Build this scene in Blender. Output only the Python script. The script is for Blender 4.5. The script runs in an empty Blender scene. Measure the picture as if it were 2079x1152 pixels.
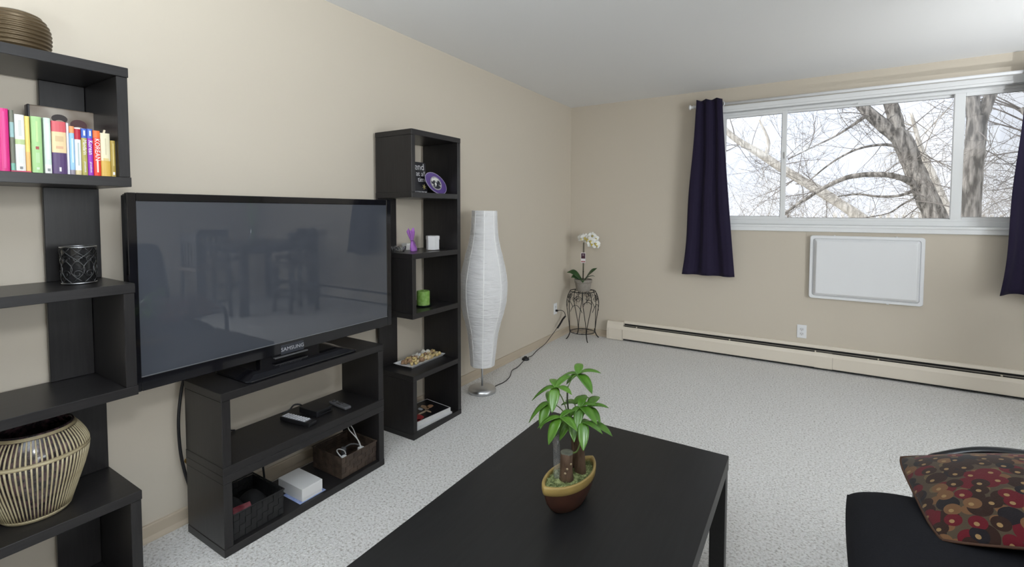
import bpy, bmesh, math, random
from mathutils import Vector, Matrix

random.seed(7)
PI = math.pi
SC = bpy.context.scene
C = SC.collection

# ------------------------------------------------------------------ camera
F_PX, CY = 962.5, 472.3
W_PX, H_PX = 2079.0, 1152.0
cam_d = bpy.data.cameras.new('camera')
cam = bpy.data.objects.new('camera', cam_d)
C.objects.link(cam)
cam_d.sensor_fit = 'HORIZONTAL'
cam_d.sensor_width = 36.0
cam_d.lens = 36.0 * F_PX / W_PX
cam_d.shift_y = -(H_PX / 2 - CY) / W_PX
cam_d.clip_start = 0.02
cam_d.clip_end = 300
yaw, pitch, roll = math.radians(32.08), math.radians(2.48), math.radians(0.07)
fw = Vector((-math.sin(yaw) * math.cos(pitch), math.cos(yaw) * math.cos(pitch), -math.sin(pitch)))
rt = Vector((math.cos(yaw), math.sin(yaw), 0))
up = rt.cross(fw)
r2 = math.cos(roll) * rt + math.sin(roll) * up
u2 = -math.sin(roll) * rt + math.cos(roll) * up
M = Matrix((r2, u2, -fw)).transposed().to_4x4()
M.translation = Vector((2.21, -4.728, 1.316))
cam.matrix_world = M
SC.camera = cam

# ------------------------------------------------------------------ world, sun, lamps, exposure
SC.view_settings.view_transform = 'Standard'
SC.view_settings.look = 'None'
SC.view_settings.exposure = -0.22
SC.view_settings.gamma = 1.0
SC.view_settings.use_curve_mapping = False

world = bpy.data.worlds.new('world')
SC.world = world
world.use_nodes = True
wt = world.node_tree
wt.nodes.clear()
w_out = wt.nodes.new('ShaderNodeOutputWorld')
w_bg = wt.nodes.new('ShaderNodeBackground')
w_tc = wt.nodes.new('ShaderNodeTexCoord')
w_no = wt.nodes.new('ShaderNodeTexNoise')
w_no.inputs['Scale'].default_value = 2.2
w_no.inputs['Detail'].default_value = 4
w_ra = wt.nodes.new('ShaderNodeValToRGB')
w_ra.color_ramp.elements[0].position = 0.36
w_ra.color_ramp.elements[0].color = (0.80, 0.87, 1.0, 1)
w_ra.color_ramp.elements[1].position = 0.56
w_ra.color_ramp.elements[1].color = (1.0, 1.0, 1.0, 1)
wt.links.new(w_tc.outputs['Generated'], w_no.inputs['Vector'])
wt.links.new(w_no.outputs['Fac'], w_ra.inputs['Fac'])
wt.links.new(w_ra.outputs['Color'], w_bg.inputs['Color'])
wt.links.new(w_bg.outputs['Background'], w_out.inputs['Surface'])
w_bg.inputs['Strength'].default_value = 1.5


def lamp(name, kind, loc, energy, color=(1, 1, 1), target=None, **kw):
    d = bpy.data.lights.new(name, kind)
    d.energy = energy
    d.color = color
    for k, v in kw.items():
        setattr(d, k, v)
    o = bpy.data.objects.new(name, d)
    C.objects.link(o)
    o.location = loc
    if target is not None:
        o.rotation_euler = (Vector(target) - Vector(loc)).to_track_quat('-Z', 'Y').to_euler()
    return o


# pale spring sun, from behind the building and to one side: it reaches the trees, not the room
lamp('sun', 'SUN', (-6, -6, 12), 3.6, (1.0, 0.96, 0.90), (-6 + 8.0, -6 + 4.0, 12 - 6.0), angle=0.02)
# photographer's flash beside the camera, bounced off the ceiling behind the frame
lamp('flash_by_camera', 'SPOT', (2.0, -5.2, 1.3), 440, (0.84, 0.93, 1.0), (1.7, -5.0, 2.44),
     spot_size=math.radians(125), spot_blend=1.0, shadow_soft_size=0.10)
# its bare front light, a small soft head beside the lens
lamp('flash_front', 'SPOT', (1.95, -4.6, 1.72), 40, (0.92, 0.965, 1.0), (0.2, -3.2, 1.3),
     spot_size=math.radians(160), spot_blend=0.9, shadow_soft_size=0.09)
# second flash on the window side, aimed at the ceiling
lamp('flash_by_window', 'SPOT', (3.75, -1.2, 1.25), 58, (0.95, 0.98, 1.0), (3.75, -1.05, 2.44),
     spot_size=math.radians(140), spot_blend=0.8, shadow_soft_size=0.03)
# added fill panel for the closed room, standing in for dining-side patio-door daylight
lamp('patio_fill', 'AREA', (6.2, -4.2, 1.15), 175, (0.90, 0.96, 1.0), (0, -3.6, 1.3), shape='RECTANGLE', size=2.2, size_y=2.0)

# ------------------------------------------------------------------ materials
MATS = {}


def mat(name, color=(0.5, 0.5, 0.5), rough=0.5, metal=0.0, spec=0.5, color2=None, nscale=20.0, stretch=(1, 1, 1),
        detail=4.0, lo=0.35, hi=0.65, bump=0.0, bscale=None, bdist=0.002, trans=0.0, ior=1.45, alpha=1.0, sheen=0.0,
        coat=0.0, sub=0.0, emit=None):
    if name in MATS:
        return MATS[name]
    m = bpy.data.materials.new(name)
    m.use_nodes = True
    nt = m.node_tree
    b = nt.nodes['Principled BSDF']
    b.inputs['Base Color'].default_value = (*color, 1)
    b.inputs['Roughness'].default_value = rough
    b.inputs['Metallic'].default_value = metal
    b.inputs['Specular IOR Level'].default_value = spec
    b.inputs['Transmission Weight'].default_value = trans
    b.inputs['IOR'].default_value = ior
    b.inputs['Alpha'].default_value = alpha
    b.inputs['Sheen Weight'].default_value = sheen
    b.inputs['Coat Weight'].default_value = coat
    b.inputs['Subsurface Weight'].default_value = sub
    if color2 is not None or bump:
        tc = nt.nodes.new('ShaderNodeTexCoord')
        mp = nt.nodes.new('ShaderNodeMapping')
        mp.inputs['Scale'].default_value = stretch
        nt.links.new(tc.outputs['Object'], mp.inputs['Vector'])
        no = nt.nodes.new('ShaderNodeTexNoise')
        no.inputs['Scale'].default_value = nscale
        no.inputs['Detail'].default_value = detail
        nt.links.new(mp.outputs['Vector'], no.inputs['Vector'])
        if color2 is not None:
            ra = nt.nodes.new('ShaderNodeValToRGB')
            ra.color_ramp.elements[0].position = lo
            ra.color_ramp.elements[0].color = (*color, 1)
            ra.color_ramp.elements[1].position = hi
            ra.color_ramp.elements[1].color = (*color2, 1)
            nt.links.new(no.outputs['Fac'], ra.inputs['Fac'])
            nt.links.new(ra.outputs['Color'], b.inputs['Base Color'])
        if bump:
            src = no
            if bscale:
                src = nt.nodes.new('ShaderNodeTexNoise')
                src.inputs['Scale'].default_value = bscale
                src.inputs['Detail'].default_value = 3
                nt.links.new(mp.outputs['Vector'], src.inputs['Vector'])
            bu = nt.nodes.new('ShaderNodeBump')
            bu.inputs['Strength'].default_value = bump
            bu.inputs['Distance'].default_value = bdist
            nt.links.new(src.outputs['Fac'], bu.inputs['Height'])
            nt.links.new(bu.outputs['Normal'], b.inputs['Normal'])
    MATS[name] = m
    return m


def node_mat(name):
    m = bpy.data.materials.new(name)
    m.use_nodes = True
    MATS[name] = m
    return m, m.node_tree, m.node_tree.nodes['Principled BSDF']


WALL = mat('wall_paint', (0.60, 0.54, 0.452), 0.62, spec=0.3, bump=0.10, nscale=260, bdist=0.0006)
CEIL = mat('ceiling_paint', (0.82, 0.82, 0.82), 0.8, spec=0.2, bump=0.12, nscale=180, bdist=0.0008)
BASEB = mat('baseboard_vinyl', (0.52, 0.44, 0.34), 0.45)
HEAT = mat('heater_enamel', (0.73, 0.665, 0.57), 0.4)
WHITE = mat('white_plastic', (0.80, 0.81, 0.83), 0.4)
VINYL = mat('window_vinyl', (0.82, 0.83, 0.84), 0.38)
BLACKP = mat('black_plastic', (0.012, 0.012, 0.014), 0.38)
GLOSSB = mat('gloss_black', (0.006, 0.006, 0.008), 0.09, coat=0.3)
IRON = mat('wrought_iron', (0.012, 0.012, 0.013), 0.5, metal=0.2)
CHROME = mat('brushed_metal', (0.62, 0.63, 0.65), 0.32, metal=1.0)
DARKGAP = mat('dark_gap', (0.012, 0.012, 0.013), 0.7)


def wood_mat(name, c1, c2, axis, rough=0.33):
    s = [14, 14, 14]
    s[axis] = 0.9
    return mat(name, c1, rough, color2=c2, nscale=9, stretch=tuple(s), detail=5, bump=0.12, bscale=12, bdist=0.0006, spec=0.45)


WC1, WC2 = (0.0135, 0.0125, 0.0130), (0.0200, 0.0183, 0.0188)
WOOD_Y = wood_mat('black_brown_wood_long', WC1, WC2, 1)
WOOD_Z = wood_mat('black_brown_wood_upright', WC1, WC2, 2)
WOOD_X = wood_mat('black_brown_wood_deep', WC1, WC2, 0)


def carpet_mat():
    m, nt, b = node_mat('carpet')
    tc = nt.nodes.new('ShaderNodeTexCoord')
    n1 = nt.nodes.new('ShaderNodeTexNoise')
    n1.inputs['Scale'].default_value = 95
    n1.inputs['Detail'].default_value = 3
    n2 = nt.nodes.new('ShaderNodeTexVoronoi')
    n2.inputs['Scale'].default_value = 170
    n3 = nt.nodes.new('ShaderNodeTexNoise')
    n3.inputs['Scale'].default_value = 2.2
    for n in (n1, n2, n3):
        nt.links.new(tc.outputs['Object'], n.inputs['Vector'])
    ra = nt.nodes.new('ShaderNodeValToRGB')
    e = ra.color_ramp.elements
    e[0].position = 0.28
    e[0].color = (0.44, 0.41, 0.38, 1)
    e[1].position = 0.72
    e[1].color = (0.92, 0.915, 0.91, 1)
    mid = ra.color_ramp.elements.new(0.47)
    mid.color = (0.80, 0.79, 0.775, 1)
    nt.links.new(n1.outputs['Fac'], ra.inputs['Fac'])
    mx = nt.nodes.new('ShaderNodeMix')
    mx.data_type = 'RGBA'
    mx.blend_type = 'MULTIPLY'
    mx.inputs['Factor'].default_value = 0.35
    nt.links.new(ra.outputs['Color'], mx.inputs['A'])
    ra2 = nt.nodes.new('ShaderNodeValToRGB')
    ra2.color_ramp.elements[0].color = (1, 1, 1, 1)
    ra2.color_ramp.elements[1].color = (0.55, 0.53, 0.51, 1)
    ra2.color_ramp.elements[0].position = 0.15
    nt.links.new(n2.outputs['Distance'], ra2.inputs['Fac'])
    nt.links.new(ra2.outputs['Color'], mx.inputs['B'])
    nt.links.new(mx.outputs['Result'], b.inputs['Base Color'])
    b.inputs['Roughness'].default_value = 0.95
    b.inputs['Specular IOR Level'].default_value = 0.1
    b.inputs['Sheen Weight'].default_value = 0.15
    ad = nt.nodes.new('ShaderNodeMath')
    ad.operation = 'SUBTRACT'
    nt.links.new(n1.outputs['Fac'], ad.inputs[0])
    nt.links.new(n2.outputs['Distance'], ad.inputs[1])
    bu = nt.nodes.new('ShaderNodeBump')
    bu.inputs['Strength'].default_value = 0.6
    bu.inputs['Distance'].default_value = 0.006
    nt.links.new(ad.outputs['Value'], bu.inputs['Height'])
    nt.links.new(bu.outputs['Normal'], b.inputs['Normal'])
    return m


CARPET = carpet_mat()


def glass_mat(name, tint=(1, 1, 1), thin_mix=0.06, rough=0.0):
    """Thin clear sheet: mostly see-through, with a fresnel sheen."""
    m = bpy.data.materials.new(name)
    m.use_nodes = True
    nt = m.node_tree
    nt.nodes.clear()
    o = nt.nodes.new('ShaderNodeOutputMaterial')
    t = nt.nodes.new('ShaderNodeBsdfTransparent')
    t.inputs['Color'].default_value = (*tint, 1)
    g = nt.nodes.new('ShaderNodeBsdfGlossy')
    g.inputs['Roughness'].default_value = rough
    f = nt.nodes.new('ShaderNodeFresnel')
    f.inputs['IOR'].default_value = 1.45
    mx = nt.nodes.new('ShaderNodeMixShader')
    nt.links.new(f.outputs['Fac'], mx.inputs['Fac'])
    nt.links.new(t.outputs['BSDF'], mx.inputs[1])
    nt.links.new(g.outputs['BSDF'], mx.inputs[2])
    nt.links.new(mx.outputs['Shader'], o.inputs['Surface'])
    MATS[name] = m
    return m


PANE = glass_mat('window_glass')
CLEARG = glass_mat('clear_glass', (0.93, 0.95, 0.96))
FILM = None


def screen_mesh_mat():
    m = bpy.data.materials.new('insect_screen_mesh')
    m.use_nodes = True
    nt = m.node_tree
    nt.nodes.clear()
    o = nt.nodes.new('ShaderNodeOutputMaterial')
    t = nt.nodes.new('ShaderNodeBsdfTransparent')
    d = nt.nodes.new('ShaderNodeBsdfDiffuse')
    d.inputs['Color'].default_value = (0.25, 0.26, 0.28, 1)
    mx = nt.nodes.new('ShaderNodeMixShader')
    mx.inputs['Fac'].default_value = 0.13
    nt.links.new(t.outputs['BSDF'], mx.inputs[1])
    nt.links.new(d.outputs['BSDF'], mx.inputs[2])
    nt.links.new(mx.outputs['Shader'], o.inputs['Surface'])
    MATS['insect_screen_mesh'] = m
    return m


SCREENM = screen_mesh_mat()


def film_mat():
    m = bpy.data.materials.new('clear_film')
    m.use_nodes = True
    nt = m.node_tree
    nt.nodes.clear()
    o = nt.nodes.new('ShaderNodeOutputMaterial')
    t = nt.nodes.new('ShaderNodeBsdfTransparent')
    d = nt.nodes.new('ShaderNodeBsdfDiffuse')
    d.inputs['Color'].default_value = (0.45, 0.47, 0.50, 1)
    g = nt.nodes.new('ShaderNodeBsdfGlossy')
    g.inputs['Roughness'].default_value = 0.15
    m1 = nt.nodes.new('ShaderNodeMixShader')
    m1.inputs['Fac'].default_value = 0.12
    m2 = nt.nodes.new('ShaderNodeMixShader')
    m2.inputs['Fac'].default_value = 0.06
    nt.links.new(t.outputs['BSDF'], m1.inputs[1])
    nt.links.new(d.outputs['BSDF'], m1.inputs[2])
    nt.links.new(m1.outputs['Shader'], m2.inputs[1])
    nt.links.new(g.outputs['BSDF'], m2.inputs[2])
    nt.links.new(m2.outputs['Shader'], o.inputs['Surface'])
    MATS['clear_film'] = m
    return m


FILM = film_mat()


def paper_mat():
    m = bpy.data.materials.new('rice_paper')
    m.use_nodes = True
    nt = m.node_tree
    nt.nodes.clear()
    o = nt.nodes.new('ShaderNodeOutputMaterial')
    d = nt.nodes.new('ShaderNodeBsdfDiffuse')
    d.inputs['Color'].default_value = (0.86, 0.86, 0.87, 1)
    t = nt.nodes.new('ShaderNodeBsdfTranslucent')
    t.inputs['Color'].default_value = (0.80, 0.80, 0.79, 1)
    mx = nt.nodes.new('ShaderNodeMixShader')
    mx.inputs['Fac'].default_value = 0.15
    tc = nt.nodes.new('ShaderNodeTexCoord')
    mp = nt.nodes.new('ShaderNodeMapping')
    mp.inputs['Scale'].default_value = (5, 5, 24)
    mp.inputs['Rotation'].default_value = (0.30, 0.22, 0)
    n = nt.nodes.new('ShaderNodeTexNoise')
    n.inputs['Scale'].default_value = 1.7
    n.inputs['Detail'].default_value = 5
    n.inputs['Distortion'].default_value = 0.7
    b = nt.nodes.new('ShaderNodeBump')
    b.inputs['Strength'].default_value = 0.75
    b.inputs['Distance'].default_value = 0.016
    nt.links.new(tc.outputs['Object'], mp.inputs['Vector'])
    nt.links.new(mp.outputs['Vector'], n.inputs['Vector'])
    nt.links.new(n.outputs['Fac'], b.inputs['Height'])
    nt.links.new(b.outputs['Normal'], d.inputs['Normal'])
    nt.links.new(d.outputs['BSDF'], mx.inputs[1])
    nt.links.new(t.outputs['BSDF'], mx.inputs[2])
    nt.links.new(mx.outputs['Shader'], o.inputs['Surface'])
    MATS['rice_paper'] = m
    return m


PAPER = paper_mat()


# ------------------------------------------------------------------ mesh helpers
def new_bm():
    return bmesh.new()


def link(o, parent=None):
    C.objects.link(o)
    if parent is not None:
        o.parent = parent
    return o


def obj(name, bm, m, parent=None, smooth=False, loc=None, rot=None, label=None):
    me = bpy.data.meshes.new(name)
    bm.normal_update()
    bm.to_mesh(me)
    bm.free()
    if isinstance(m, (list, tuple)):
        for k in m:
            me.materials.append(k)
    else:
        me.materials.append(m)
    if smooth:
        me.polygons.foreach_set('use_smooth', [True] * len(me.polygons))
    o = bpy.data.objects.new(name, me)
    link(o, parent)
    if loc is not None:
        o.location = loc
    if rot is not None:
        o.rotation_euler = rot
    if label:
        o['label'] = label
    return o


def copy_part(o, parent=None, loc=None, rot=None, scale=None):
    c = o.copy()
    link(c, parent if parent is not None else o.parent)
    if loc is not None:
        c.location = loc
    if rot is not None:
        c.rotation_euler = rot
    if scale is not None:
        c.scale = scale
    return c


def thing(name, label, cat, loc=(0, 0, 0), rot=(0, 0, 0), group=None, kind=None):
    o = bpy.data.objects.new(name, None)
    o.empty_display_size = 0.05
    C.objects.link(o)
    o.location = loc
    o.rotation_euler = rot
    o['label'] = label
    o['category'] = cat
    if group:
        o['group'] = group
    if kind:
        o['kind'] = kind
    return o


def tag(o, label, cat, group=None, kind=None):
    o['label'] = label
    o['category'] = cat
    if group:
        o['group'] = group
    if kind:
        o['kind'] = kind
    return o


def struct(o, label=None):
    o['kind'] = 'structure'
    if label:
        o['label'] = label
    return o


def box(bm, x0, x1, y0, y1, z0, z1, bev=0.0, segs=1):
    co = [(x0, y0, z0), (x1, y0, z0), (x1, y1, z0), (x0, y1, z0), (x0, y0, z1), (x1, y0, z1), (x1, y1, z1), (x0, y1, z1)]
    v = [bm.verts.new(c) for c in co]
    fs = [bm.faces.new([v[i] for i in f]) for f in
          ((0, 3, 2, 1), (4, 5, 6, 7), (0, 1, 5, 4), (1, 2, 6, 5), (2, 3, 7, 6), (3, 0, 4, 7))]
    if bev:
        ed = set()
        for f in fs:
            ed.update(f.edges)
        bmesh.ops.bevel(bm, geom=list(ed), offset=bev, segments=segs, affect='EDGES', profile=0.5)
    return v


def bbox(x0, x1, y0, y1, z0, z1, bev=0.0015, segs=1):
    bm = new_bm()
    box(bm, x0, x1, y0, y1, z0, z1, bev, segs)
    return bm


def lathe(bm, prof, n=32, cx=0, cy=0, close=False):
    rings = []
    for r, z in prof:
        if r < 1e-6:
            rings.append([bm.verts.new((cx, cy, z))])
        else:
            rings.append([bm.verts.new((cx + r * math.cos(2 * PI * i / n), cy + r * math.sin(2 * PI * i / n), z)) for i in range(n)])
    pairs = list(zip(rings[:-1], rings[1:]))
    if close:
        pairs.append((rings[-1], rings[0]))
    for a, b in pairs:
        for i in range(n):
            j = (i + 1) % n
            if len(a) == 1 and len(b) == 1:
                continue
            if len(a) == 1:
                bm.faces.new((a[0], b[j], b[i]))
            elif len(b) == 1:
                bm.faces.new((a[i], a[j], b[0]))
            else:
                bm.faces.new((a[i], a[j], b[j], b[i]))
    return bm


def tube(bm, pts, r, n=8, cap=True):
    """Swept tube through pts; r a number or a list."""
    P = [Vector(p) for p in pts]
    rs = r if isinstance(r, (list, tuple)) else [r] * len(P)
    prev = None
    rings = []
    for i, p in enumerate(P):
        if i == 0:
            t = P[1] - P[0]
        elif i == len(P) - 1:
            t = P[-1] - P[-2]
        else:
            t = (P[i + 1] - P[i]).normalized() + (P[i] - P[i - 1]).normalized()
        if t.length < 1e-9:
            t = Vector((0, 0, 1))
        t.normalize()
        if prev is None:
            a = Vector((0, 0, 1)) if abs(t.z) < 0.9 else Vector((1, 0, 0))
            u = t.cross(a).normalized()
        else:
            u = prev - t * prev.dot(t)
            if u.length < 1e-6:
                u = t.orthogonal()
            u.normalize()
        prev = u
        w = t.cross(u)
        rings.append([bm.verts.new(p + rs[i] * (math.cos(2 * PI * k / n) * u + math.sin(2 * PI * k / n) * w)) for k in range(n)])
    for a, b in zip(rings[:-1], rings[1:]):
        for k in range(n):
            j = (k + 1) % n
            bm.faces.new((a[k], a[j], b[j], b[k]))
    if cap:
        bm.faces.new(rings[0][::-1])
        bm.faces.new(rings[-1])
    return bm


def spline(pts, per=8):
    """Catmull-Rom through pts."""
    P = [Vector(p) for p in pts]
    if len(P) < 3:
        return P
    out = []
    for i in range(len(P) - 1):
        p0 = P[i - 1] if i > 0 else 2 * P[0] - P[1]
        p1, p2 = P[i], P[i + 1]
        p3 = P[i + 2] if i + 2 < len(P) else 2 * P[-1] - P[-2]
        for k in range(per):
            t = k / per
            out.append(0.5 * ((2 * p1) + (p2 - p0) * t + (2 * p0 - 5 * p1 + 4 * p2 - p3) * t * t + (3 * p1 - p0 - 3 * p2 + p3) * t ** 3))
    out.append(P[-1])
    return out


def loft(bm, rings, cap0=True, cap1=True, closed=True):
    V = [[bm.verts.new(p) for p in r] for r in rings]
    n = len(V[0])
    for a, b in zip(V[:-1], V[1:]):
        for k in range(n if closed else n - 1):
            j = (k + 1) % n
            bm.faces.new((a[k], a[j], b[j], b[k]))
    if cap0:
        bm.faces.new(V[0][::-1])
    if cap1:
        bm.faces.new(V[-1])
    return V


def text_part(name, body, size, m, parent, origin, ax, ay, align='LEFT', extrude=0.0003, sx=1.0):
    """Lettering as a thin mesh; ax = reading direction, ay = up of the letters."""
    cu = bpy.data.curves.new('lettering_curve', 'FONT')
    cu.body = body
    cu.size = size
    cu.align_x = align
    cu.align_y = 'CENTER'
    cu.extrude = extrude
    cu.resolution_u = 3
    tmp = bpy.data.objects.new('lettering_tmp', cu)
    C.objects.link(tmp)
    dg = bpy.context.evaluated_depsgraph_get()
    me = bpy.data.meshes.new_from_object(tmp.evaluated_get(dg))
    bpy.data.objects.remove(tmp)
    bpy.data.curves.remove(cu)
    me.materials.clear()
    me.materials.append(m)
    ax, ay = Vector(ax), Vector(ay)
    az = ax.cross(ay)
    mm = Matrix((ax * sx, ay, az)).transposed().to_4x4()
    mm.translation = Vector(origin)
    me.transform(mm)
    me.name = name
    o = bpy.data.objects.new(name, me)
    link(o, parent)
    return o


# ------------------------------------------------------------------ room shell
RX, RY, RH = 6.4, -6.6, 2.44
bm = new_bm()
v = [bm.verts.new(c) for c in ((-0.2, RY - .2, 0), (RX + .2, RY - .2, 0), (RX + .2, 0.2, 0), (-0.2, 0.2, 0))]
bm.faces.new(v)
ret = bmesh.ops.extrude_face_region(bm, geom=bm.faces[:])
bmesh.ops.translate(bm, verts=[e for e in ret['geom'] if isinstance(e, bmesh.types.BMVert)], vec=(0, 0, -0.15))
bmesh.ops.recalc_face_normals(bm, faces=bm.faces[:])
struct(obj('floor', bm, CARPET), 'pale grey beige speckled carpet')
struct(obj('ceiling', bbox(-0.2, RX + .2, RY - .2, 0.2, RH, RH + .2, 0), CEIL), 'plain white painted ceiling')
struct(obj('wall_left', bbox(-0.2, 0, RY - .2, 0.2, 0, RH, 0), WALL), 'beige painted wall behind the television')
struct(obj('wall_right', bbox(RX, RX + .2, RY - .2, 0.2, 0, RH, 0), WALL))
struct(obj('wall_back', bbox(0, RX, RY - .2, RY, 0, RH, 0), WALL))
# window wall with its opening
WX0, WX1, WZ0, WZ1 = 1.46, 3.76, 1.195, 2.235
bm = new_bm()
box(bm, 0, WX0, 0, 0.2, 0, RH)
box(bm, WX1, RX, 0, 0.2, 0, RH)
box(bm, WX0, WX1, 0, 0.2, 0, WZ0)
box(bm, WX0, WX1, 0, 0.2, WZ1, RH)
struct(obj('wall_window', bm, WALL), 'beige painted wall holding the wide window')


def base_profile(axis, a, b):
    """Baseboard along y (axis 1, on the left wall) or along x (axis 0, on the window wall)."""
    prof = [(0, 0), (0.020, 0), (0.019, 0.006), (0.014, 0.014), (0.010, 0.020), (0.010, 0.062), (0.008, 0.066), (0, 0.067)]
    bm = new_bm()
    if axis == 1:
        rings = [[Vector((d, t, z)) for d, z in prof] for t in (a, b)]
    else:
        rings = [[Vector((t, -d, z)) for d, z in prof] for t in (a, b)]
    loft(bm, rings)
    bmesh.ops.recalc_face_normals(bm, faces=bm.faces[:])
    return bm


struct(obj('baseboard_left', base_profile(1, RY, 0), BASEB), 'beige moulded baseboard along the television wall')
struct(obj('baseboard_window', base_profile(0, 0.0, 0.452), BASEB), 'short beige baseboard between the corner and the heater')

# ------------------------------------------------------------------ window
win = bpy.data.objects.new('window_1', None)
C.objects.link(win)
win.location = (WX0, 0, WZ0)
win['kind'] = 'structure'
win['label'] = 'wide white vinyl slider window with three panes over bare trees'
WL = Vector(win.location)


def wpart(name, bm, m=VINYL, parent=None, smooth=False):
    bmesh.ops.translate(bm, verts=bm.verts[:], vec=-WL)
    return obj(name, bm, m, parent or win, smooth)


def frame_ring(x0, x1, z0, z1, w, y0, y1, bev=0.003, wb=None, wt_=None):
    """Rectangular frame as four mitreless bars in one mesh."""
    wb = wb or w
    wt_ = wt_ or w
    bm = new_bm()
    box(bm, x0, x0 + w, y0, y1, z0, z1, bev)
    box(bm, x1 - w, x1, y0, y1, z0, z1, bev)
    box(bm, x0 + w, x1 - w, y0, y1, z0, z0 + wb, bev)
    box(bm, x0 + w, x1 - w, y0, y1, z1 - wt_, z1, bev)
    return bm


# casing on the wall face (stepped)
wpart('casing', frame_ring(WX0 - .045, WX1 + .045, WZ0 - .042, WZ1 + .045, .045, -.020, 0.0, .004, .042))
wpart('casing_step', frame_ring(WX0 - .006, WX1 + .006, WZ0 - .006, WZ1 + .006, .020, -.027, 0.01, .003))
# reveal liner
wpart('reveal', frame_ring(WX0, WX1, WZ0, WZ1, .014, -0.005, .2, .001))
# main frame
FX0, FX1, FZ0, FZ1 = WX0 + .014, WX1 - .014, WZ0 + .014, WZ1 - .014
wpart('window_frame', frame_ring(FX0, FX1, FZ0, FZ1, .030, .045, .15, .003, .040, .022))
wpart('track_rail', bbox(FX0 + .03, FX1 - .03, .05, .058, FZ0 + .04, FZ0 + .056, .001))
GX = [(FX0 + .03, 2.025), (1.99, 3.155), (3.12, FX1 - .03)]
# left sash (room side), centre fixed pane (outer), right sash (room side)
sl = wpart('sash', frame_ring(FX0 + .028, 2.028, FZ0 + .038, FZ1 - .016, .040, .055, .085, .003, .034, .028))
wpart('pane', bbox(FX0 + .06, 1.996, .067, .073, FZ0 + .06, FZ1 - .04, 0), PANE, sl)
bmt = bbox(2.012, 2.026, .040, .056, 1.78, 1.84, .003)
wpart('latch', bmt, VINYL, sl)
sc_ = wpart('centre_frame', frame_ring(1.995, 3.145, FZ0 + .035, FZ1 - .018, .022, .092, .122, .002, .026, .020))
wpart('pane', bbox(2.01, 3.13, .104, .110, FZ0 + .055, FZ1 - .035, 0), PANE, sc_)
sr = wpart('sash', frame_ring(3.108, FX1 - .028, FZ0 + .038, FZ1 - .016, .062, .055, .085, .003, .034, .030))
wpart('pane', bbox(3.155, FX1 - .06, .067, .073, FZ0 + .06, FZ1 - .04, 0), PANE, sr)
wpart('insect_screen', bbox(3.155, FX1 - .05, .128, .129, FZ0 + .05, FZ1 - .03, 0), SCREENM, win)
# dark glazing gaskets round each pane
GASK = mat('gasket', (0.05, 0.05, 0.055), 0.6)
wpart('gasket', frame_ring(FX0 + .064, 1.991, FZ0 + .069, FZ1 - .041, .005, .062, .0665, 0), GASK, sl)
wpart('gasket', frame_ring(2.014, 3.126, FZ0 + .059, FZ1 - .036, .004, .100, .1035, 0), GASK, sc_)
wpart('gasket', frame_ring(3.166, FX1 - .086, FZ0 + .069, FZ1 - .043, .005, .062, .0665, 0), GASK, sr)
wpart('head_stop', bbox(2.52, 2.66, .040, .046, FZ1 - .030, FZ1 - .018, .001), VINYL)

# ------------------------------------------------------------------ curtain rod and curtains
NAVY = mat('navy_curtain', (0.0185, 0.0145, 0.033), 0.9, color2=(0.024, 0.019, 0.042), nscale=400, spec=0.1, sheen=0.05, bump=0.15, bdist=0.0008)
ROD_Y, ROD_Z = -0.09, 2.284
rod = thing('curtain_rod', 'white curtain rod with round finial spanning above the window', 'curtain rod', (1.25, ROD_Y, ROD_Z))
bm = new_bm()
tube(bm, [(0.03, 0, 0), (2.75, 0, -0.006)], 0.0125, 16)
obj('pole', bm, WHITE, rod, True)
bm = new_bm()
prof = [(0, -.012), (.012, -.011), (.021, -.006), (.023, 0), (.021, .006), (.013, .010), (.011, .022), (.016, .026), (.016, .032), (.012, .036), (0, .036)]
lathe(bm, prof, 24)
bmesh.ops.rotate(bm, verts=bm.verts[:], cent=(0, 0, 0), matrix=Matrix.Rotation(PI / 2, 3, 'Y'))
fin = obj('finial', bm, WHITE, rod, True, loc=(0.0, 0, 0))
for bx in (0.055, 2.70):
    bm = new_bm()
    tube(bm, [(bx, 0, -.014), (bx, .045, -.016), (bx, .088, -.016)], .006, 8)
    box(bm, bx - .012, bx + .012, .084, .090, -.04, .02, .002)
    obj('bracket', bm, WHITE, rod)


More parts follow.
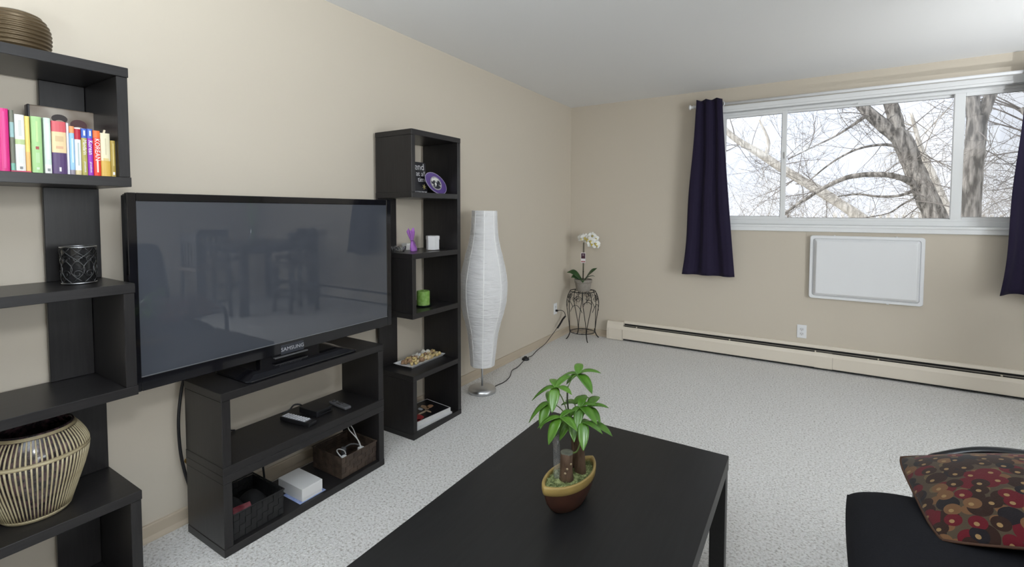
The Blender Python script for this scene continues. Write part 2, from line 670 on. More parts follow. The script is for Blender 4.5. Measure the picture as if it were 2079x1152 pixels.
def curtain(label, xt0, xt1, xb0, xb1, ztop, zbot, nf, at, ab, phase, grommets, hem=0.0):
    root = thing('curtain', label, 'curtain', ((xt0 + xt1) / 2, ROD_Y, ROD_Z), group='navy curtains at the window')
    L = Vector(root.location)
    NU, NV = 120, 44
    bm = new_bm()
    G = []
    for j in range(NV + 1):
        t = j / NV
        s = t ** 1.15
        x0 = xt0 + (xb0 - xt0) * s + 0.012 * math.sin(3 * t * PI) * t
        x1 = xt1 + (xb1 - xt1) * s
        A = at + (ab - at) * t
        z = ztop + (zbot - ztop) * t
        row = []
        for i in range(NU + 1):
            u = i / NU
            ph = 2 * PI * (nf * u + phase) + 0.35 * math.sin(2.2 * t * PI + 5 * u)
            c = math.cos(ph)
            y = ROD_Y - .036 + A * c * (1 - .25 * math.cos(2 * ph)) - 0.004 * t
            y = min(y, -0.012)
            zz = z + hem * t * (0.012 * math.sin(9 * u) - 0.02 * u) + (0.006 * math.sin(ph) if j == 0 else 0)
            row.append(bm.verts.new(Vector((x0 + (x1 - x0) * u, y, zz)) - L))
        G.append(row)
    for j in range(NV):
        for i in range(NU):
            bm.faces.new((G[j][i], G[j + 1][i], G[j + 1][i + 1], G[j][i + 1]))
    o = obj('fabric', bm, NAVY, root, True)
    md = o.modifiers.new('thickness', 'SOLIDIFY')
    md.thickness = 0.0025
    md.offset = 0
    for gx, gy in grommets:
        bm = new_bm()
        ring = []
        for k in range(20):
            a = 2 * PI * k / 20
            ring.append(Vector((0, .021 * math.cos(a), .021 * math.sin(a))))
        ring += [ring[0]]
        tube(bm, ring, .0045, 8, False)
        obj('grommet', bm, CHROME if False else WHITE, root, True, loc=Vector((gx, gy, ROD_Z)) - L, rot=(0, 0, 0.9))
    return root


curtain('dark navy grommet curtain hanging at the window end nearer the orchid', 1.313, 1.528, 1.212, 1.658, 2.332, 0.738, 2.6, 0.017, 0.026, 0.30,
        [(1.528, -0.095)])
curtain('dark navy curtain hanging at the window end above the far heater stretch', 3.436, 3.72, 3.345, 3.98, 2.335, 0.735, 3.0, 0.017, 0.028, 0.55,
        [(3.47, -0.09)], hem=2.0)

# ------------------------------------------------------------------ air conditioner cover
ac = thing('air_conditioner_cover', 'white panelled plastic cover on the wall under the window', 'cover', (2.59, 0, 0.86))
AW, AH = 0.370, 0.263


def rect_ring(w, h, y, r=0.02, n=5):
    out = []
    for cx, cz, a0 in ((w - r, h - r, 0), (-w + r, h - r, PI / 2), (-w + r, -h + r, PI), (w - r, -h + r, 3 * PI / 2)):
        for k in range(n):
            a = a0 + PI / 2 * k / (n - 1)
            out.append(Vector((cx + r * math.cos(a), y, cz + r * math.sin(a))))
    return out


bm = new_bm()
loft(bm, [rect_ring(AW, AH, -.0005), rect_ring(AW, AH, -.030), rect_ring(AW - .003, AH - .003, -.034), rect_ring(AW - .022, AH - .022, -.034), rect_ring(AW - .024, AH - .024, -.027)], True, True)
bmesh.ops.recalc_face_normals(bm, faces=bm.faces[:])
obj('flange', bm, WHITE, ac)
bm = new_bm()
loft(bm, [rect_ring(AW - .028, AH - .026, -.024, .012), rect_ring(AW - .030, AH - .028, -.038, .012), rect_ring(AW - .046, AH - .046, -.058, .010), rect_ring(AW - .052, AH - .052, -.060, .010)], True, True)
bmesh.ops.recalc_face_normals(bm, faces=bm.faces[:])
obj('raised_panel', bm, WHITE, ac)
for x in (-.20, .20):
    obj('clip', bbox(x - .006, x + .006, -.038, -.001, AH - .001, AH + .004, .001), WHITE, ac)
obj('clip', bbox(.15, .165, -.036, -.001, -AH - .004, -AH + .001, .001), WHITE, ac)
pt = obj('paint_ridge', bbox(-AW - .030, -AW - .026, -.002, 0, -AH + .02, AH + .02, .0005), WALL, ac)


# ------------------------------------------------------------------ outlets
def outlet(label, loc, rz):
    root = thing('wall_outlet', label, 'outlet', loc, (0, 0, rz), group='white wall outlets')
    obj('cover_plate', bbox(-.035, .035, -.006, 0, -.057, .057, .0025, 2), WHITE, root)
    for s in (-1, 1):
        bm = new_bm()
        pts = []
        for k in range(20):
            a = 2 * PI * k / 20
            pts.append((max(-.0165, min(.0165, .019 * math.cos(a))), .0145 * math.sin(a)))
        loft(bm, [[Vector((x, -.005, z)) for x, z in pts], [Vector((x, -.0085, z)) for x, z in pts]])
        bmesh.ops.recalc_face_normals(bm, faces=bm.faces[:])
        r = obj('receptacle', bm, mat('outlet_face', (0.72, 0.72, 0.73), 0.4), root, loc=(0, 0, s * .0195))
        for sx in (-.0065, .0065):
            obj('slot', bbox(sx - .0012, sx + .0012, -.0088, -.0080, -.003, .006, 0), DARKGAP, r)
        bmh = new_bm()
        tube(bmh, [(0, -.0080, -.0085), (0, -.0088, -.0085)], .0025, 8)
        obj('slot', bmh, DARKGAP, r)
    bm = new_bm()
    tube(bm, [(0, -.005, 0), (0, -.0072, 0)], .003, 10)
    obj('screw', bm, CHROME, root)
    return root


outlet('white wall outlet beneath the air conditioner cover above the heater', (2.178, 0, 0.296), 0)
outlet('white wall outlet beside the plant stand with a black plug in it', (0, -0.36, 0.315), PI / 2)

# ------------------------------------------------------------------ baseboard heater
ht = thing('baseboard_heater', 'long beige metal baseboard heater along the window wall', 'heater', (0.455, 0, 0.0))
HX0, HX1 = 0.165, 5.6


def hprof(prof, x0, x1, m, name, parent=ht):
    bm = new_bm()
    loft(bm, [[Vector((x0, -d, z)) for d, z in prof], [Vector((x1, -d, z)) for d, z in prof]])
    bmesh.ops.recalc_face_normals(bm, faces=bm.faces[:])
    return obj(name, bm, m, parent)


hprof([(0.0, .010), (0.004, .010), (0.006, .190), (.020, .186), (.020, .178), (.030, .172), (.032, .176), (.022, .188), (.018, .197), (0, .200)], HX0, HX1, HEAT, 'back_plate')
JX = 2.396 - .455
for x0, x1 in ((HX0, JX - .12), (JX, HX1)):
    hprof([(.060, .022), (.066, .022), (.068, .030), (.068, .118), (.060, .140), (.052, .146), (.050, .142), (.058, .134), (.062, .116), (.062, .030)], x0, x1, HEAT, 'front_panel')
hprof([(.060, .020), (.068, .020), (.0705, .030), (.0705, .119), (.062, .1425), (.052, .148), (.050, .142), (.058, .134), (.062, .116), (.062, .030)], JX - .122, JX + .003, HEAT, 'splice_plate')
hprof([(.0062, .008), (.052, .008), (.052, .128), (.0085, .130), (.0085, .176), (.0062, .176)], HX0, HX1, DARKGAP, 'slot_shade_core')  # black core plus backing strip: the slot's shade is put into their colour
hprof([(.030, .1565), (.046, .1525), (.046, .1545), (.030, .1585)], HX0, HX1, mat('damper', (0.20, 0.185, 0.16), 0.4), 'damper')
obj('splice_seam', bbox(JX + .0028, JX + .0048, -.0712, -.0690, .022, .118, 0), mat('seam_shade', (0.30, 0.26, 0.21), .6), ht)
for px in (0.76, 1.62, 2.28, 2.70, 3.40, 4.1):
    obj('bracket_clip', bbox(px - .455 - .005, px - .455 + .005, -.052, -.034, .148, .157, .001), HEAT, ht)
# end cap
bm = new_bm()
loft(bm, [[Vector((x, -d, z)) for d, z in ((0, 0.004), (.074, .004), (.077, .010), (.077, .118), (.066, .158), (.050, .182), (.044, .186), (0, .188))] for x in (0, .168)])
bmesh.ops.recalc_face_normals(bm, faces=bm.faces[:])
cap_o = obj('end_cap', bm, HEAT, ht)
obj('cap_flap', bbox(.020, .160, -.0795, -.076, .030, .122, .0015), HEAT, cap_o)
obj('cap_seam', bbox(.165, .1695, -.0785, -.0765, .006, .118, .0004), mat('seam_shade', (0.30, 0.26, 0.21), .6), cap_o)

# ------------------------------------------------------------------ zig-zag shelves
TH = 0.031
SD = 0.315          # depth (front x)
SB = 0.022          # back x (clear of the baseboard)
LV = [0.0, 0.341, 0.702, 1.046, 1.397, 1.752]   # undersides of the six boards


def zigzag(label, y_open, y_full, boards_lbl=None):
    """y_open: side with panels only round boxes 1, 3 and 5; y_full: side with the full-height panel."""
    s = 1 if y_full > y_open else -1
    root = thing('zigzag_shelf', label, 'shelf', (0.17, (y_open + y_full) / 2, 0), group='black brown zigzag shelves')
    L = Vector(root.location)

    def pb(name, x0, x1, ya, yb, z0, z1, m):
        y0, y1 = min(ya, yb), max(ya, yb)
        bm = bbox(x0, x1, y0, y1, z0, z1, 0.0012)
        bmesh.ops.translate(bm, verts=bm.verts[:], vec=-L)
        return obj(name, bm, m, root)

    for i, z in enumerate(LV):
        last = (i == 0 or i == len(LV) - 1)
        pb('shelf_board', SB, SD + (0.001 if last else 0), y_open, y_full if last else y_full - s * (TH + .0005), z, z + TH, WOOD_Y)
    pb('side_panel', SB, SD - 0.001, y_full - s * TH, y_full, LV[0] + TH + .0004, LV[5] - .0004, WOOD_Z)
    for a in (0, 2, 4):
        pb('side_panel', SB, SD - .002, y_open + s * .002, y_open + s * (TH + .001), LV[a] + TH + .0004, LV[a + 1] - .0004, WOOD_Z)
    # narrow plank at the back, board to board
    for a in range(5):
        off = TH + .0015 if a in (0, 2, 4) else 0.002
        pb('back_plank', SB, SB + .016, y_open + s * off, y_open + s * .150, LV[a] + TH + .0004, LV[a + 1] - .0004, WOOD_Z)
    return root


zigzag('black brown zigzag shelf holding books and the striped vase', -4.065, -4.505)
zigzag('black brown zigzag shelf between the television and the paper lamp', -2.765, -2.325)

# ------------------------------------------------------------------ television bench: two stacked open boxes
UX0, UX1, UY0, UY1, UH = 0.078, 0.366, -3.830, -3.033, 0.317


def bench(label, z0):
    root = thing('bench_box', label, 'bench', ((UX0 + UX1) / 2, (UY0 + UY1) / 2, z0), group='stacked open boxes under the television')
    L = Vector(root.location)

    def pb(name, *a, m=WOOD_Y):
        bm = bbox(*a, 0.0015)
        bmesh.ops.translate(bm, verts=bm.verts[:], vec=-L)
        return obj(name, bm, m, root)
    pb('bottom_board', UX0, UX1, UY0, UY1, z0, z0 + .032)
    pb('top_board', UX0, UX1, UY0, UY1, z0 + UH - .032, z0 + UH - .0004)
    pb('side_panel', UX0 + .001, UX1 - .001, UY0 + .001, UY0 + .034, z0 + .0325, z0 + UH - .0325, m=WOOD_Z)
    pb('side_panel', UX0 + .001, UX1 - .001, UY1 - .034, UY1 - .001, z0 + .0325, z0 + UH - .0325, m=WOOD_Z)
    return root


bench('black brown open bench box standing on the carpet, lower of two stacked', 0.0)
bench('black brown open bench box carrying the television, upper of two stacked', UH)
TOPZ = 2 * UH

# ------------------------------------------------------------------ television
tv = thing('television', 'large black flat television with glossy grey screen on the bench', 'television', (0.22, -3.455, TOPZ))
L = Vector(tv.location)


def tvp(name, bm, m, parent=None, smooth=False):
    bmesh.ops.translate(bm, verts=bm.verts[:], vec=-L)
    return obj(name, bm, m, parent or tv, smooth)


TY0, TY1, TZ0, TZ1 = -4.055, -2.853, 0.684, 1.381
SY0, SY1, SZ0, SZ1 = -4.028, -2.884, 0.734, 1.352
XF = 0.240
tvp('back_shell', bbox(.175, .222, TY0 + .004, TY1 - .004, TZ0 + .004, TZ1 - .004, .006), BLACKP)
bm = new_bm()
box(bm, .218, XF, TY0, SY0, TZ0, TZ1, .002)
box(bm, .218, XF, SY1, TY1, TZ0, TZ1, .002)
box(bm, .218, XF, SY0, SY1, SZ1, TZ1, .002)
box(bm, .218, XF, SY0, SY1, TZ0, SZ0, .002)
bez = tvp('bezel', bm, GLOSSB)
SCR = mat('plasma_screen', (0.060, 0.066, 0.080), 0.008, spec=1.0, ior=1.5)
tvp('screen', bbox(.222, XF - .003, SY0 - .001, SY1 + .001, SZ0 - .001, SZ1 + .001, 0), SCR)
# thin bright line where the screen meets the lower bezel
tvp('trim_line', bbox(XF - .004, XF - .0015, SY0, SY1, SZ0 - .0005, SZ0 + .0020, 0), mat('trim_line', (0.25, 0.26, 0.28), 0.3, metal=.6), bez)
lg = tvp('logo_plate', bbox(XF - .002, XF + .003, -3.512, -3.402, .680, .722, .0015), mat('logo_plate', (0.035, 0.038, 0.048), 0.3), bez)
t_ = text_part('logo_lettering', 'SAMSUNG', 0.0235, mat('logo_grey', (0.42, 0.43, 0.46), 0.35), lg, (XF + .0032 - L.x, -3.457 - L.y, .702 - L.z), (0, 1, 0), (0, 0, 1), 'CENTER', sx=1.05)
t_['label'] = 'grey maker lettering on the lower bezel'
tvp('trim_bar', bbox(XF - .006, XF + .010, -3.545, -3.385, .670, .676, .001), mat('trim_line2', (0.16, 0.16, 0.17), 0.25, metal=.5), bez)
tvp('stand_neck', bbox(.190, .232, -3.60, -3.31, TOPZ + .012, .70, .004), GLOSSB)
bm = new_bm()


def base_ring(x0, x1, y0, y1, z, r=.02):
    out = []
    for cx, cy, a0 in ((x1 - r, y1 - r, 0), (x0 + r, y1 - r, PI / 2), (x0 + r, y0 + r, PI), (x1 - r, y0 + r, 3 * PI / 2)):
        for k in range(5):
            a = a0 + PI / 2 * k / 4
            out.append(Vector((cx + r * math.cos(a), cy + r * math.sin(a), z)))
    return out


bz = TOPZ + .0006
loft(bm, [base_ring(.098, .356, -3.722, -3.190, bz), base_ring(.096, .358, -3.724, -3.188, bz + .006), base_ring(.100, .354, -3.720, -3.192, bz + .009),
          base_ring(.140, .320, -3.680, -3.232, bz + .020), base_ring(.150, .300, -3.660, -3.252, bz + .024)])
bmesh.ops.recalc_face_normals(bm, faces=bm.faces[:])
tvp('stand_base', bm, GLOSSB)

# ------------------------------------------------------------------ coffee table
TBX0, TBX1, TBY0, TBY1, TBZ = 1.272, 1.988, -4.10, -2.920, 0.45
ct = thing('coffee_table', 'low black brown coffee table carrying the potted money tree', 'table', ((TBX0 + TBX1) / 2, (TBY0 + TBY1) / 2, 0))
L = Vector(ct.location)
TWOOD = mat('table_wood', (0.0085, 0.0087, 0.0092), 0.40, color2=(0.0115, 0.0117, 0.0123), nscale=7, stretch=(12, 0.8, 12), detail=5, bump=0.08, bscale=10, bdist=0.0005, spec=0.38)


def ctp(name, bm, m=TWOOD):
    bmesh.ops.translate(bm, verts=bm.verts[:], vec=-L)
    return obj(name, bm, m, ct)


ctp('table_top', bbox(TBX0, TBX1, TBY0, TBY1, TBZ - .05, TBZ, .0015))
for x in (TBX0 + .002, TBX1 - .052):
    for y in (TBY0 + .002, TBY1 - .052):
        ctp('leg', bbox(x, x + .05, y, y + .05, 0.0, TBZ - .0505, .0015))

# ------------------------------------------------------------------ floor lamp
lp = thing('floor_lamp', 'tall white crinkled paper floor lamp on a round silver base', 'lamp', (0.212, -1.949, 0))
bm = new_bm()
lathe(bm, [(0, 0), (.094, 0), (.101, .005), (.103, .014), (.101, .024), (.093, .035), (.078, .042), (.050, .046), (.014, .047), (0, .047)], 48)
obj('base', bm, CHROME, lp, True)
bm = new_bm()
tube(bm, [(0, 0, .033), (0, 0, .30)], .0075, 14)
obj('pole', bm, CHROME, lp, True)
LPROF = [(.200, .0875), (.217, .0885), (.348, .1005), (.43, .110), (.508, .128), (.589, .1510), (.667, .1675), (.735, .1725), (.80, .1725), (.86, .166), (.905, .157), (.987, .138), (1.065, .1165), (1.143, .1010), (1.23, .0935), (1.325, .0900)]


def lrad(z):
    for (z0, r0), (z1, r1) in zip(LPROF[:-1], LPROF[1:]):
        if z <= z1:
            t = (z - z0) / (z1 - z0)
            return r0 + (r1 - r0) * (t * t * (3 - 2 * t) * .4 + t * .6)
    return LPROF[-1][1]


bm = new_bm()
rings = []
NS = 64
rib_a = [2 * PI * k / 8 + 0.62 for k in range(8)]
for k in range(75):
    z = .200 + (1.325 - .200) * k / 74
    row = []
    for i in range(NS):
        a = 2 * PI * i / NS
        flat = math.cos(4 * (a - rib_a[0])) ** 2          # taut at the eight ribs, slack between
        r = lrad(z) * (0.975 + 0.025 * flat)
        r += 0.0012 * math.sin(31 * z + 4 * math.sin(2 * a + 9 * z)) + random.uniform(-.0006, .0006)
        row.append(Vector((r * math.cos(a), r * math.sin(a), z)))
    rings.append(row)
loft(bm, rings, False, False)
shade = obj('shade', bm, PAPER, lp, True)
shade.rotation_euler = (-0.008, 0.012, 0)
RIBM = mat('shade_rib', (0.97, 0.97, 0.96), 0.7)
for a in rib_a:
    bm = new_bm()
    w = 0.0028
    rr = []
    for k in range(40):
        z = .202 + (1.323 - .202) * k / 39
        r = lrad(z) + .0012
        ca, sa = math.cos(a), math.sin(a)
        tx, ty = -sa * w, ca * w
        rr.append([Vector((r * ca + tx, r * sa + ty, z)), Vector((r * ca - tx, r * sa - ty, z)),
                   Vector(((r - .002) * ca - tx, (r - .002) * sa - ty, z)), Vector(((r - .002) * ca + tx, (r - .002) * sa + ty, z))])
    loft(bm, rr)
    bmesh.ops.recalc_face_normals(bm, faces=bm.faces[:])
    obj('rib', bm, RIBM, shade)
bm = new_bm()
cord = spline([(.09, .04, .008), (.03, .12, .006), (.035, .24, .005), (.01, .36, .005), (-.055, .50, .005), (-.062, .60, .005), (-.10, .76, .007), (-.112, .815, .012)], 8)
tube(bm, cord, .0032, 8)
cord2 = spline([(-.112, .82, .012), (-.112, .87, .010), (-.113, .94, .007), (-.150, 1.10, .010), (-.166, 1.28, .022), (-.17, 1.40, .060), (-.168, 1.50, .105), (-.160, 1.60, .160), (-.158, 1.655, .185),
                (-.150, 1.70, .215), (-.152, 1.69, .262), (-.165, 1.645, .292), (-.185, 1.60, .297), (-.195, 1.589, .2955)], 8)
tube(bm, cord2, .0032, 8)
obj('cord', bm, BLACKP, lp, True)
bm = new_bm()
for dx in (0, .006, -.006):
    tube(bm, spline([(-.163 + dx, 1.545, .125), (-.155 + dx, 1.60, .165), (-.155 + dx, 1.655, .198), (-.148 + dx, 1.70, .222)], 6), .0045, 8)
obj('cord_bundle', bm, BLACKP, lp, True)
bm = new_bm()
lathe(bm, [(0, 0), (.032, 0), (.033, .008), (.028, .018), (.014, .021), (.013, .030), (.008, .032), (0, .032)], 24)
obj('foot_switch', bm, BLACKP, lp, True, loc=(-.113, .818, 0))
bm = new_bm()
box(bm, -.2035, -.180, 1.579, 1.600, .286, .306, .004, 2)
obj('plug', bm, BLACKP, lp)

# ------------------------------------------------------------------ plant stand
ps = thing('plant_stand', 'black wrought iron plant stand in the room corner', 'plant stand', (0.236, -0.195, 0))
R1 = 0.130


def ring_pts(r, z, n=40):
    return [Vector((r * math.cos(2 * PI * k / n), r * math.sin(2 * PI * k / n), z)) for k in range(n + 1)]


bm = new_bm()
tube(bm, ring_pts(R1, .497), .0045, 8, False)
obj('top_ring', bm, IRON, ps, True)
bm = new_bm()
tube(bm, ring_pts(.124, .072), .004, 8, False)
obj('lower_ring', bm, IRON, ps, True)
for k in range(-2, 3):
    x = k * .042
    h = math.sqrt(.122 ** 2 - x * x)
    bm = new_bm()
    tube(bm, [(x, -h, .072), (x, h, .072)], .002, 6)
    bmesh.ops.rotate(bm, verts=bm.verts[:], cent=(0, 0, 0), matrix=Matrix.Rotation(-0.6, 3, 'Z'))
    obj('slat', bm, IRON, ps, True)
for k in range(-1, 2):
    x = k * .06
    h = math.sqrt(.128 ** 2 - x * x)
    bm = new_bm()
    tube(bm, [(x, -h, .497), (x, h, .497)], .0025, 6)
    obj('slat', bm, IRON, ps, True)


def pol(r, a, z):
    return Vector((r * math.cos(a), r * math.sin(a), z))


foot_a = [math.atan2(-.137, .116), math.atan2(.11, .122), math.atan2(.142, -.128), math.atan2(-.111, -.119)]
for q, a in enumerate(foot_a):
    bm = new_bm()
    tube(bm, spline([pol(.178, a, .004), pol(.168, a, .010), pol(.150, a, .035), pol(.134, a, .075), pol(.134, a, .10)], 5), .0055, 8)
    for s in (-1, 1):
        tube(bm, spline([pol(.136, a, .06), pol(.143, a + s * .06, .16), pol(.156, a + s * .19, .28), pol(.165, a + s * .27, .37), pol(.152, a + s * .30, .45), pol(R1, a + s * .30, .497)], 6), .0038, 8)
    obj('leg', bm, IRON, ps, True)
for q in range(8):
    a = foot_a[q // 2] + (0 if q % 2 == 0 else (PI / 4))
    hw = .28 if q % 2 == 0 else .42
    bm = new_bm()
    # arch with two scrolls and a small fleur
    pr_ = []
    for k in range(13):
        t = -1 + k / 6
        zz = .375 - .075 * t * t if q % 2 else .41 - .03 * t * t
        pr_.append(pol(.162, a + t * hw, zz))
    tube(bm, pr_, .0028, 6)
    for s in ((-1, 1) if q % 2 else ()):
        sp = []
        for k in range(22):
            th = k / 21 * 2.6 * PI
            rr = .026 * (1 - k / 30)
            sp.append(pol(.158 - .004, a + s * (.17 + rr * math.cos(th) / .155), .425 + rr * math.sin(th)))
        tube(bm, sp, .0022, 6)
    tube(bm, [pol(.152, a, .385), pol(.146, a, .47)], [.002, .0035], 6)
    tube(bm, spline([pol(.152, a - .13, .445), pol(.152, a, .425), pol(.152, a + .13, .445)], 5), .0025, 6)
    obj('scrollwork', bm, IRON, ps, True)

# ------------------------------------------------------------------ orchid
oc = thing('potted_orchid', 'white moth orchid in a grey pot on the iron stand', 'plant', (0.240, -0.195, 0.5005))
POTM = mat('grey_weave_pot', (0.24, 0.215, 0.185), 0.8, color2=(0.34, 0.31, 0.275), nscale=14, stretch=(3, 3, 26), bump=0.5, bdist=0.003)
bm = new_bm()
lathe(bm, [(0, 0), (.068, 0), (.071, .004), (.082, .080), (.083, .084), (.089, .086), (.0915, .118), (.090, .121), (.085, .119), (.081, .09), (0, .09)], 40)
obj('pot', bm, POTM, oc, True)
bm = new_bm()
lathe(bm, [(.081, .100), (.05, .106), (0, .108)], 24)
obj('bark_mix', bm, mat('orchid_bark', (.035, .026, .018), .9, color2=(.09, .07, .05), nscale=60, bump=.6, bdist=.006), oc)
LEAFD = mat('orchid_leaf', (0.022, 0.062, 0.018), 0.38, color2=(0.035, 0.085, 0.026), nscale=12)


def strap_leaf(path, w, m, parent, name='leaf', tilt=0.0, fold=0.25, nx=4):
    """Strap leaf along a path with a keeled cross-section; real thickness via two faces."""
    P = spline(path, 6)
    n = len(P)
    bm = new_bm()
    rows = []
    for i, p in enumerate(P):
        t = i / (n - 1)
        tg = (P[min(i + 1, n - 1)] - P[max(i - 1, 0)]).normalized()
        side = tg.cross(Vector((0, 0, 1)))
        if side.length < 1e-4:
            side = Vector((1, 0, 0))
        side.normalize()
        if tilt:
            side = (side * math.cos(tilt) + Vector((0, 0, 1)) * math.sin(tilt) * (1 if side.y > 0 else -1)).normalized()
        nrm = side.cross(tg).normalized()
        ww = w * max(.05, math.sin(PI * min(1, (0.10 + 0.90 * t)) ** 0.95) ** 0.95) if t < 1 else w * 0.02
        row = []
        for k in range(nx + 1):
            u = -1 + 2 * k / nx
            row.append(bm.verts.new(p + side * u * ww + nrm * (fold * ww * abs(u))))
        rows.append(row)
    for a, b in zip(rows[:-1], rows[1:]):
        for k in range(nx):
            bm.faces.new((a[k], a[k + 1], b[k + 1], b[k]))
    o = obj(name, bm, m, parent, True)
    md = o.modifiers.new('thickness', 'SOLIDIFY')
    md.thickness = 0.0012
    return o


strap_leaf([(-.005, -.01, .105), (-.05, -.03, .160), (-.105, -.04, .195), (-.170, -.035, .183)], .036, LEAFD, oc, fold=.12, tilt=.75)
strap_leaf([(-.01, -.01, .105), (-.045, -.04, .135), (-.085, -.06, .150), (-.105, -.07, .135)], .028, LEAFD, oc, fold=.12, tilt=.6)
strap_leaf([(.005, -.01, .105), (.050, -.03, .150), (.105, -.035, .210), (.160, -.02, .248)], .040, LEAFD, oc, fold=.12, tilt=.75)
strap_leaf([(.01, 0, .105), (.04, .02, .14), (.085, .04, .155), (.110, .05, .150)], .026, LEAFD, oc, fold=.15)
strap_leaf([(0, 0, .105), (.01, -.05, .122), (.03, -.085, .118), (.045, -.110, .100)], .024, LEAFD, oc, fold=.15)
STEMM = mat('orchid_stem', (0.035, 0.045, 0.02), .5)
bm = new_bm()
spath = spline([(0, 0, .10), (.004, 0, .25), (.006, 0, .40), (.008, 0, .52), (.022, .005, .548), (.06, .008, .552), (.11, .008, .535), (.15, .0, .50), (.17, -.01, .475)], 8)
tube(bm, spath, .0034, 8)
obj('flower_stem', bm, STEMM, oc, True)
bm = new_bm()
tube(bm, [(-.006, .004, .10), (-.004, .004, .50)], .0028, 6)
obj('support_stake', bm, mat('stake', (.05, .035, .02), .6), oc, True)
bm = new_bm()
tube(bm, ring_pts(.006, .20, 10), .003, 6, False)
obj('stem_clip', bm, BLACKP, oc)
tg = obj('plant_tag', bbox(-.024, .024, -.0110, -.0100, .290, .398, .0004), mat('tag_white', (.72, .68, .70), .5), oc, rot=(0, 0, .25))
obj('tag_print', bbox(-.020, .020, -.0116, -.0110, .335, .390, 0), mat('tag_plum', (.055, .012, .028), .5), tg)
obj('tag_print', bbox(-.021, .021, -.0116, -.0110, .298, .309, 0), mat('tag_red', (.35, .10, .10), .5), tg)
obj('tag_print', bbox(-.009, .009, -.0120, -.0116, .365, .380, 0), mat('tag_grey', (.25, .2, .24), .5), tg)
PETAL = mat('orchid_petal', (0.82, 0.82, 0.78), .5, sub=0.0)
LIP = mat('orchid_lip', (0.62, 0.50, 0.10), .5)


def petal(bm, ang, length, width, cup=.15):
    n, m = 6, 4
    d = Vector((math.cos(ang), 0, math.sin(ang)))
    s = Vector((-math.sin(ang), 0, math.cos(ang)))
    rows = []
    for i in range(n + 1):
        t = i / n
        w = width * math.sin(PI * min(1, .08 + .92 * t) ** .8) ** .65 if i < n else width * .12
        rows.append([bm.verts.new(d * length * t + s * w * (-1 + 2 * k / m) + Vector((0, cup * length * (t * t) * .4 + .10 * w * abs(-1 + 2 * k / m) - .002 * math.cos(ang * 3), 0))) for k in range(m + 1)])
    for a, b in zip(rows[:-1], rows[1:]):
        for k in range(m):
            bm.faces.new((a[k], a[k + 1], b[k + 1], b[k]))


bm = new_bm()
for a, l, w in ((PI / 2, .036, .014), (PI * 7 / 6 + .15, .036, .013), (-PI / 6 - .15, .036, .013)):
    petal(bm, a, l, w, .2)
bmesh.ops.translate(bm, verts=bm.verts[:], vec=(0, .002, 0))
petal(bm, 0.12, .040, .024)
petal(bm, PI - 0.12, .040, .024)
fl0 = obj('flower', bm, PETAL, oc, True)
md = fl0.modifiers.new('thickness', 'SOLIDIFY')
md.thickness = .0008
bm = new_bm()
tube(bm, spline([(0, .002, 0), (0, -.008, -.002), (0, -.014, -.010), (0, -.010, -.018)], 4), [.002] + [.0045] * 10 + [.003] * 2, 8)
for s in (-1, 1):
    tube(bm, [(0, -.004, -.004), (s * .009, -.010, -.001)], [.003, .0045], 6)
lip0 = obj('lip', bm, LIP, fl0, True)
fpos = [(.000, -.03, .548, .0, 1.1), (.038, -.045, .552, .25, 1.05), (.066, -.05, .538, -.1, 1.05), (.100, -.055, .522, .2, 1.05), (.118, -.065, .492, .35, 1.0), (.150, -.05, .500, .55, 1.0), (.158, -.04, .478, .9, .85), (.085, .03, .572, .6, .9), (.05, .035, .577, -.4, .8), (.128, .01, .545, .8, .8)]
for i, (x, y, z, rz, s) in enumerate(fpos):
    if i == 0:
        f = fl0
        lp_ = lip0
    else:
        f = copy_part(fl0, oc)
        l2 = copy_part(lip0, f)
    f.location = (x, y, z)
    f.rotation_euler = (-.15, random.uniform(-.25, .25), rz)
    f.scale = (s * 1.3, s * 1.3, s * 1.3)

# ------------------------------------------------------------------ money tree in a boat-shaped pot
mt = thing('potted_money_tree', 'small green money tree in a boat shaped pot on the coffee table', 'plant', (1.628, -3.475, TBZ + .0006))
ROTZ = -0.205


def boat(s, z, L0=.119, W0=.055, n=40):
    out = []
    for k in range(n):
        a = 2 * PI * k / n
        c, sn = math.cos(a), math.sin(a)
        x = W0 * s * (abs(sn) ** 1.45) * (1 if sn > 0 else -1)
        y = (L0 * (s if s < 1 else s)) * c
        q = Vector((x, y, z + .006 * abs(c) ** 3 * (1 if z > .05 else 0)))
        out.append(Matrix.Rotation(ROTZ, 3, 'Z') @ q)
    return out


REDC = mat('brown_red_ceramic', (0.045, 0.018, 0.012), .42, color2=(0.065, 0.026, 0.016), nscale=14)
YELC = mat('ochre_ceramic', (0.33, 0.235, 0.075), .42, color2=(0.26, 0.18, 0.06), nscale=12)
bm = new_bm()
loft(bm, [boat(.52, 0), boat(.56, .003), boat(.74, .022), boat(.88, .045), boat(.97, .070), boat(.975, .0725)], True, True)
bmesh.ops.recalc_face_normals(bm, faces=bm.faces[:])
obj('pot', bm, REDC, mt, True)
bm = new_bm()
loft(bm, [boat(.965, .069), boat(1.0, .072), boat(1.02, .081), boat(1.02, .091), boat(1.0, .095), boat(.93, .095), boat(.90, .090), boat(.885, .070)], False, False)
bmesh.ops.recalc_face_normals(bm, faces=bm.faces[:])
obj('pot_rim', bm, YELC, mt, True)
MOSS = mat('dry_moss', (0.085, 0.11, 0.035), .95, color2=(0.30, 0.34, 0.15), nscale=70, lo=.4, hi=.62, bump=.9, bdist=.006)
bm = new_bm()
ms = [boat(f_, .0) for f_ in (.90, .8, .65, .5, .35, .2, .08)]
V = []
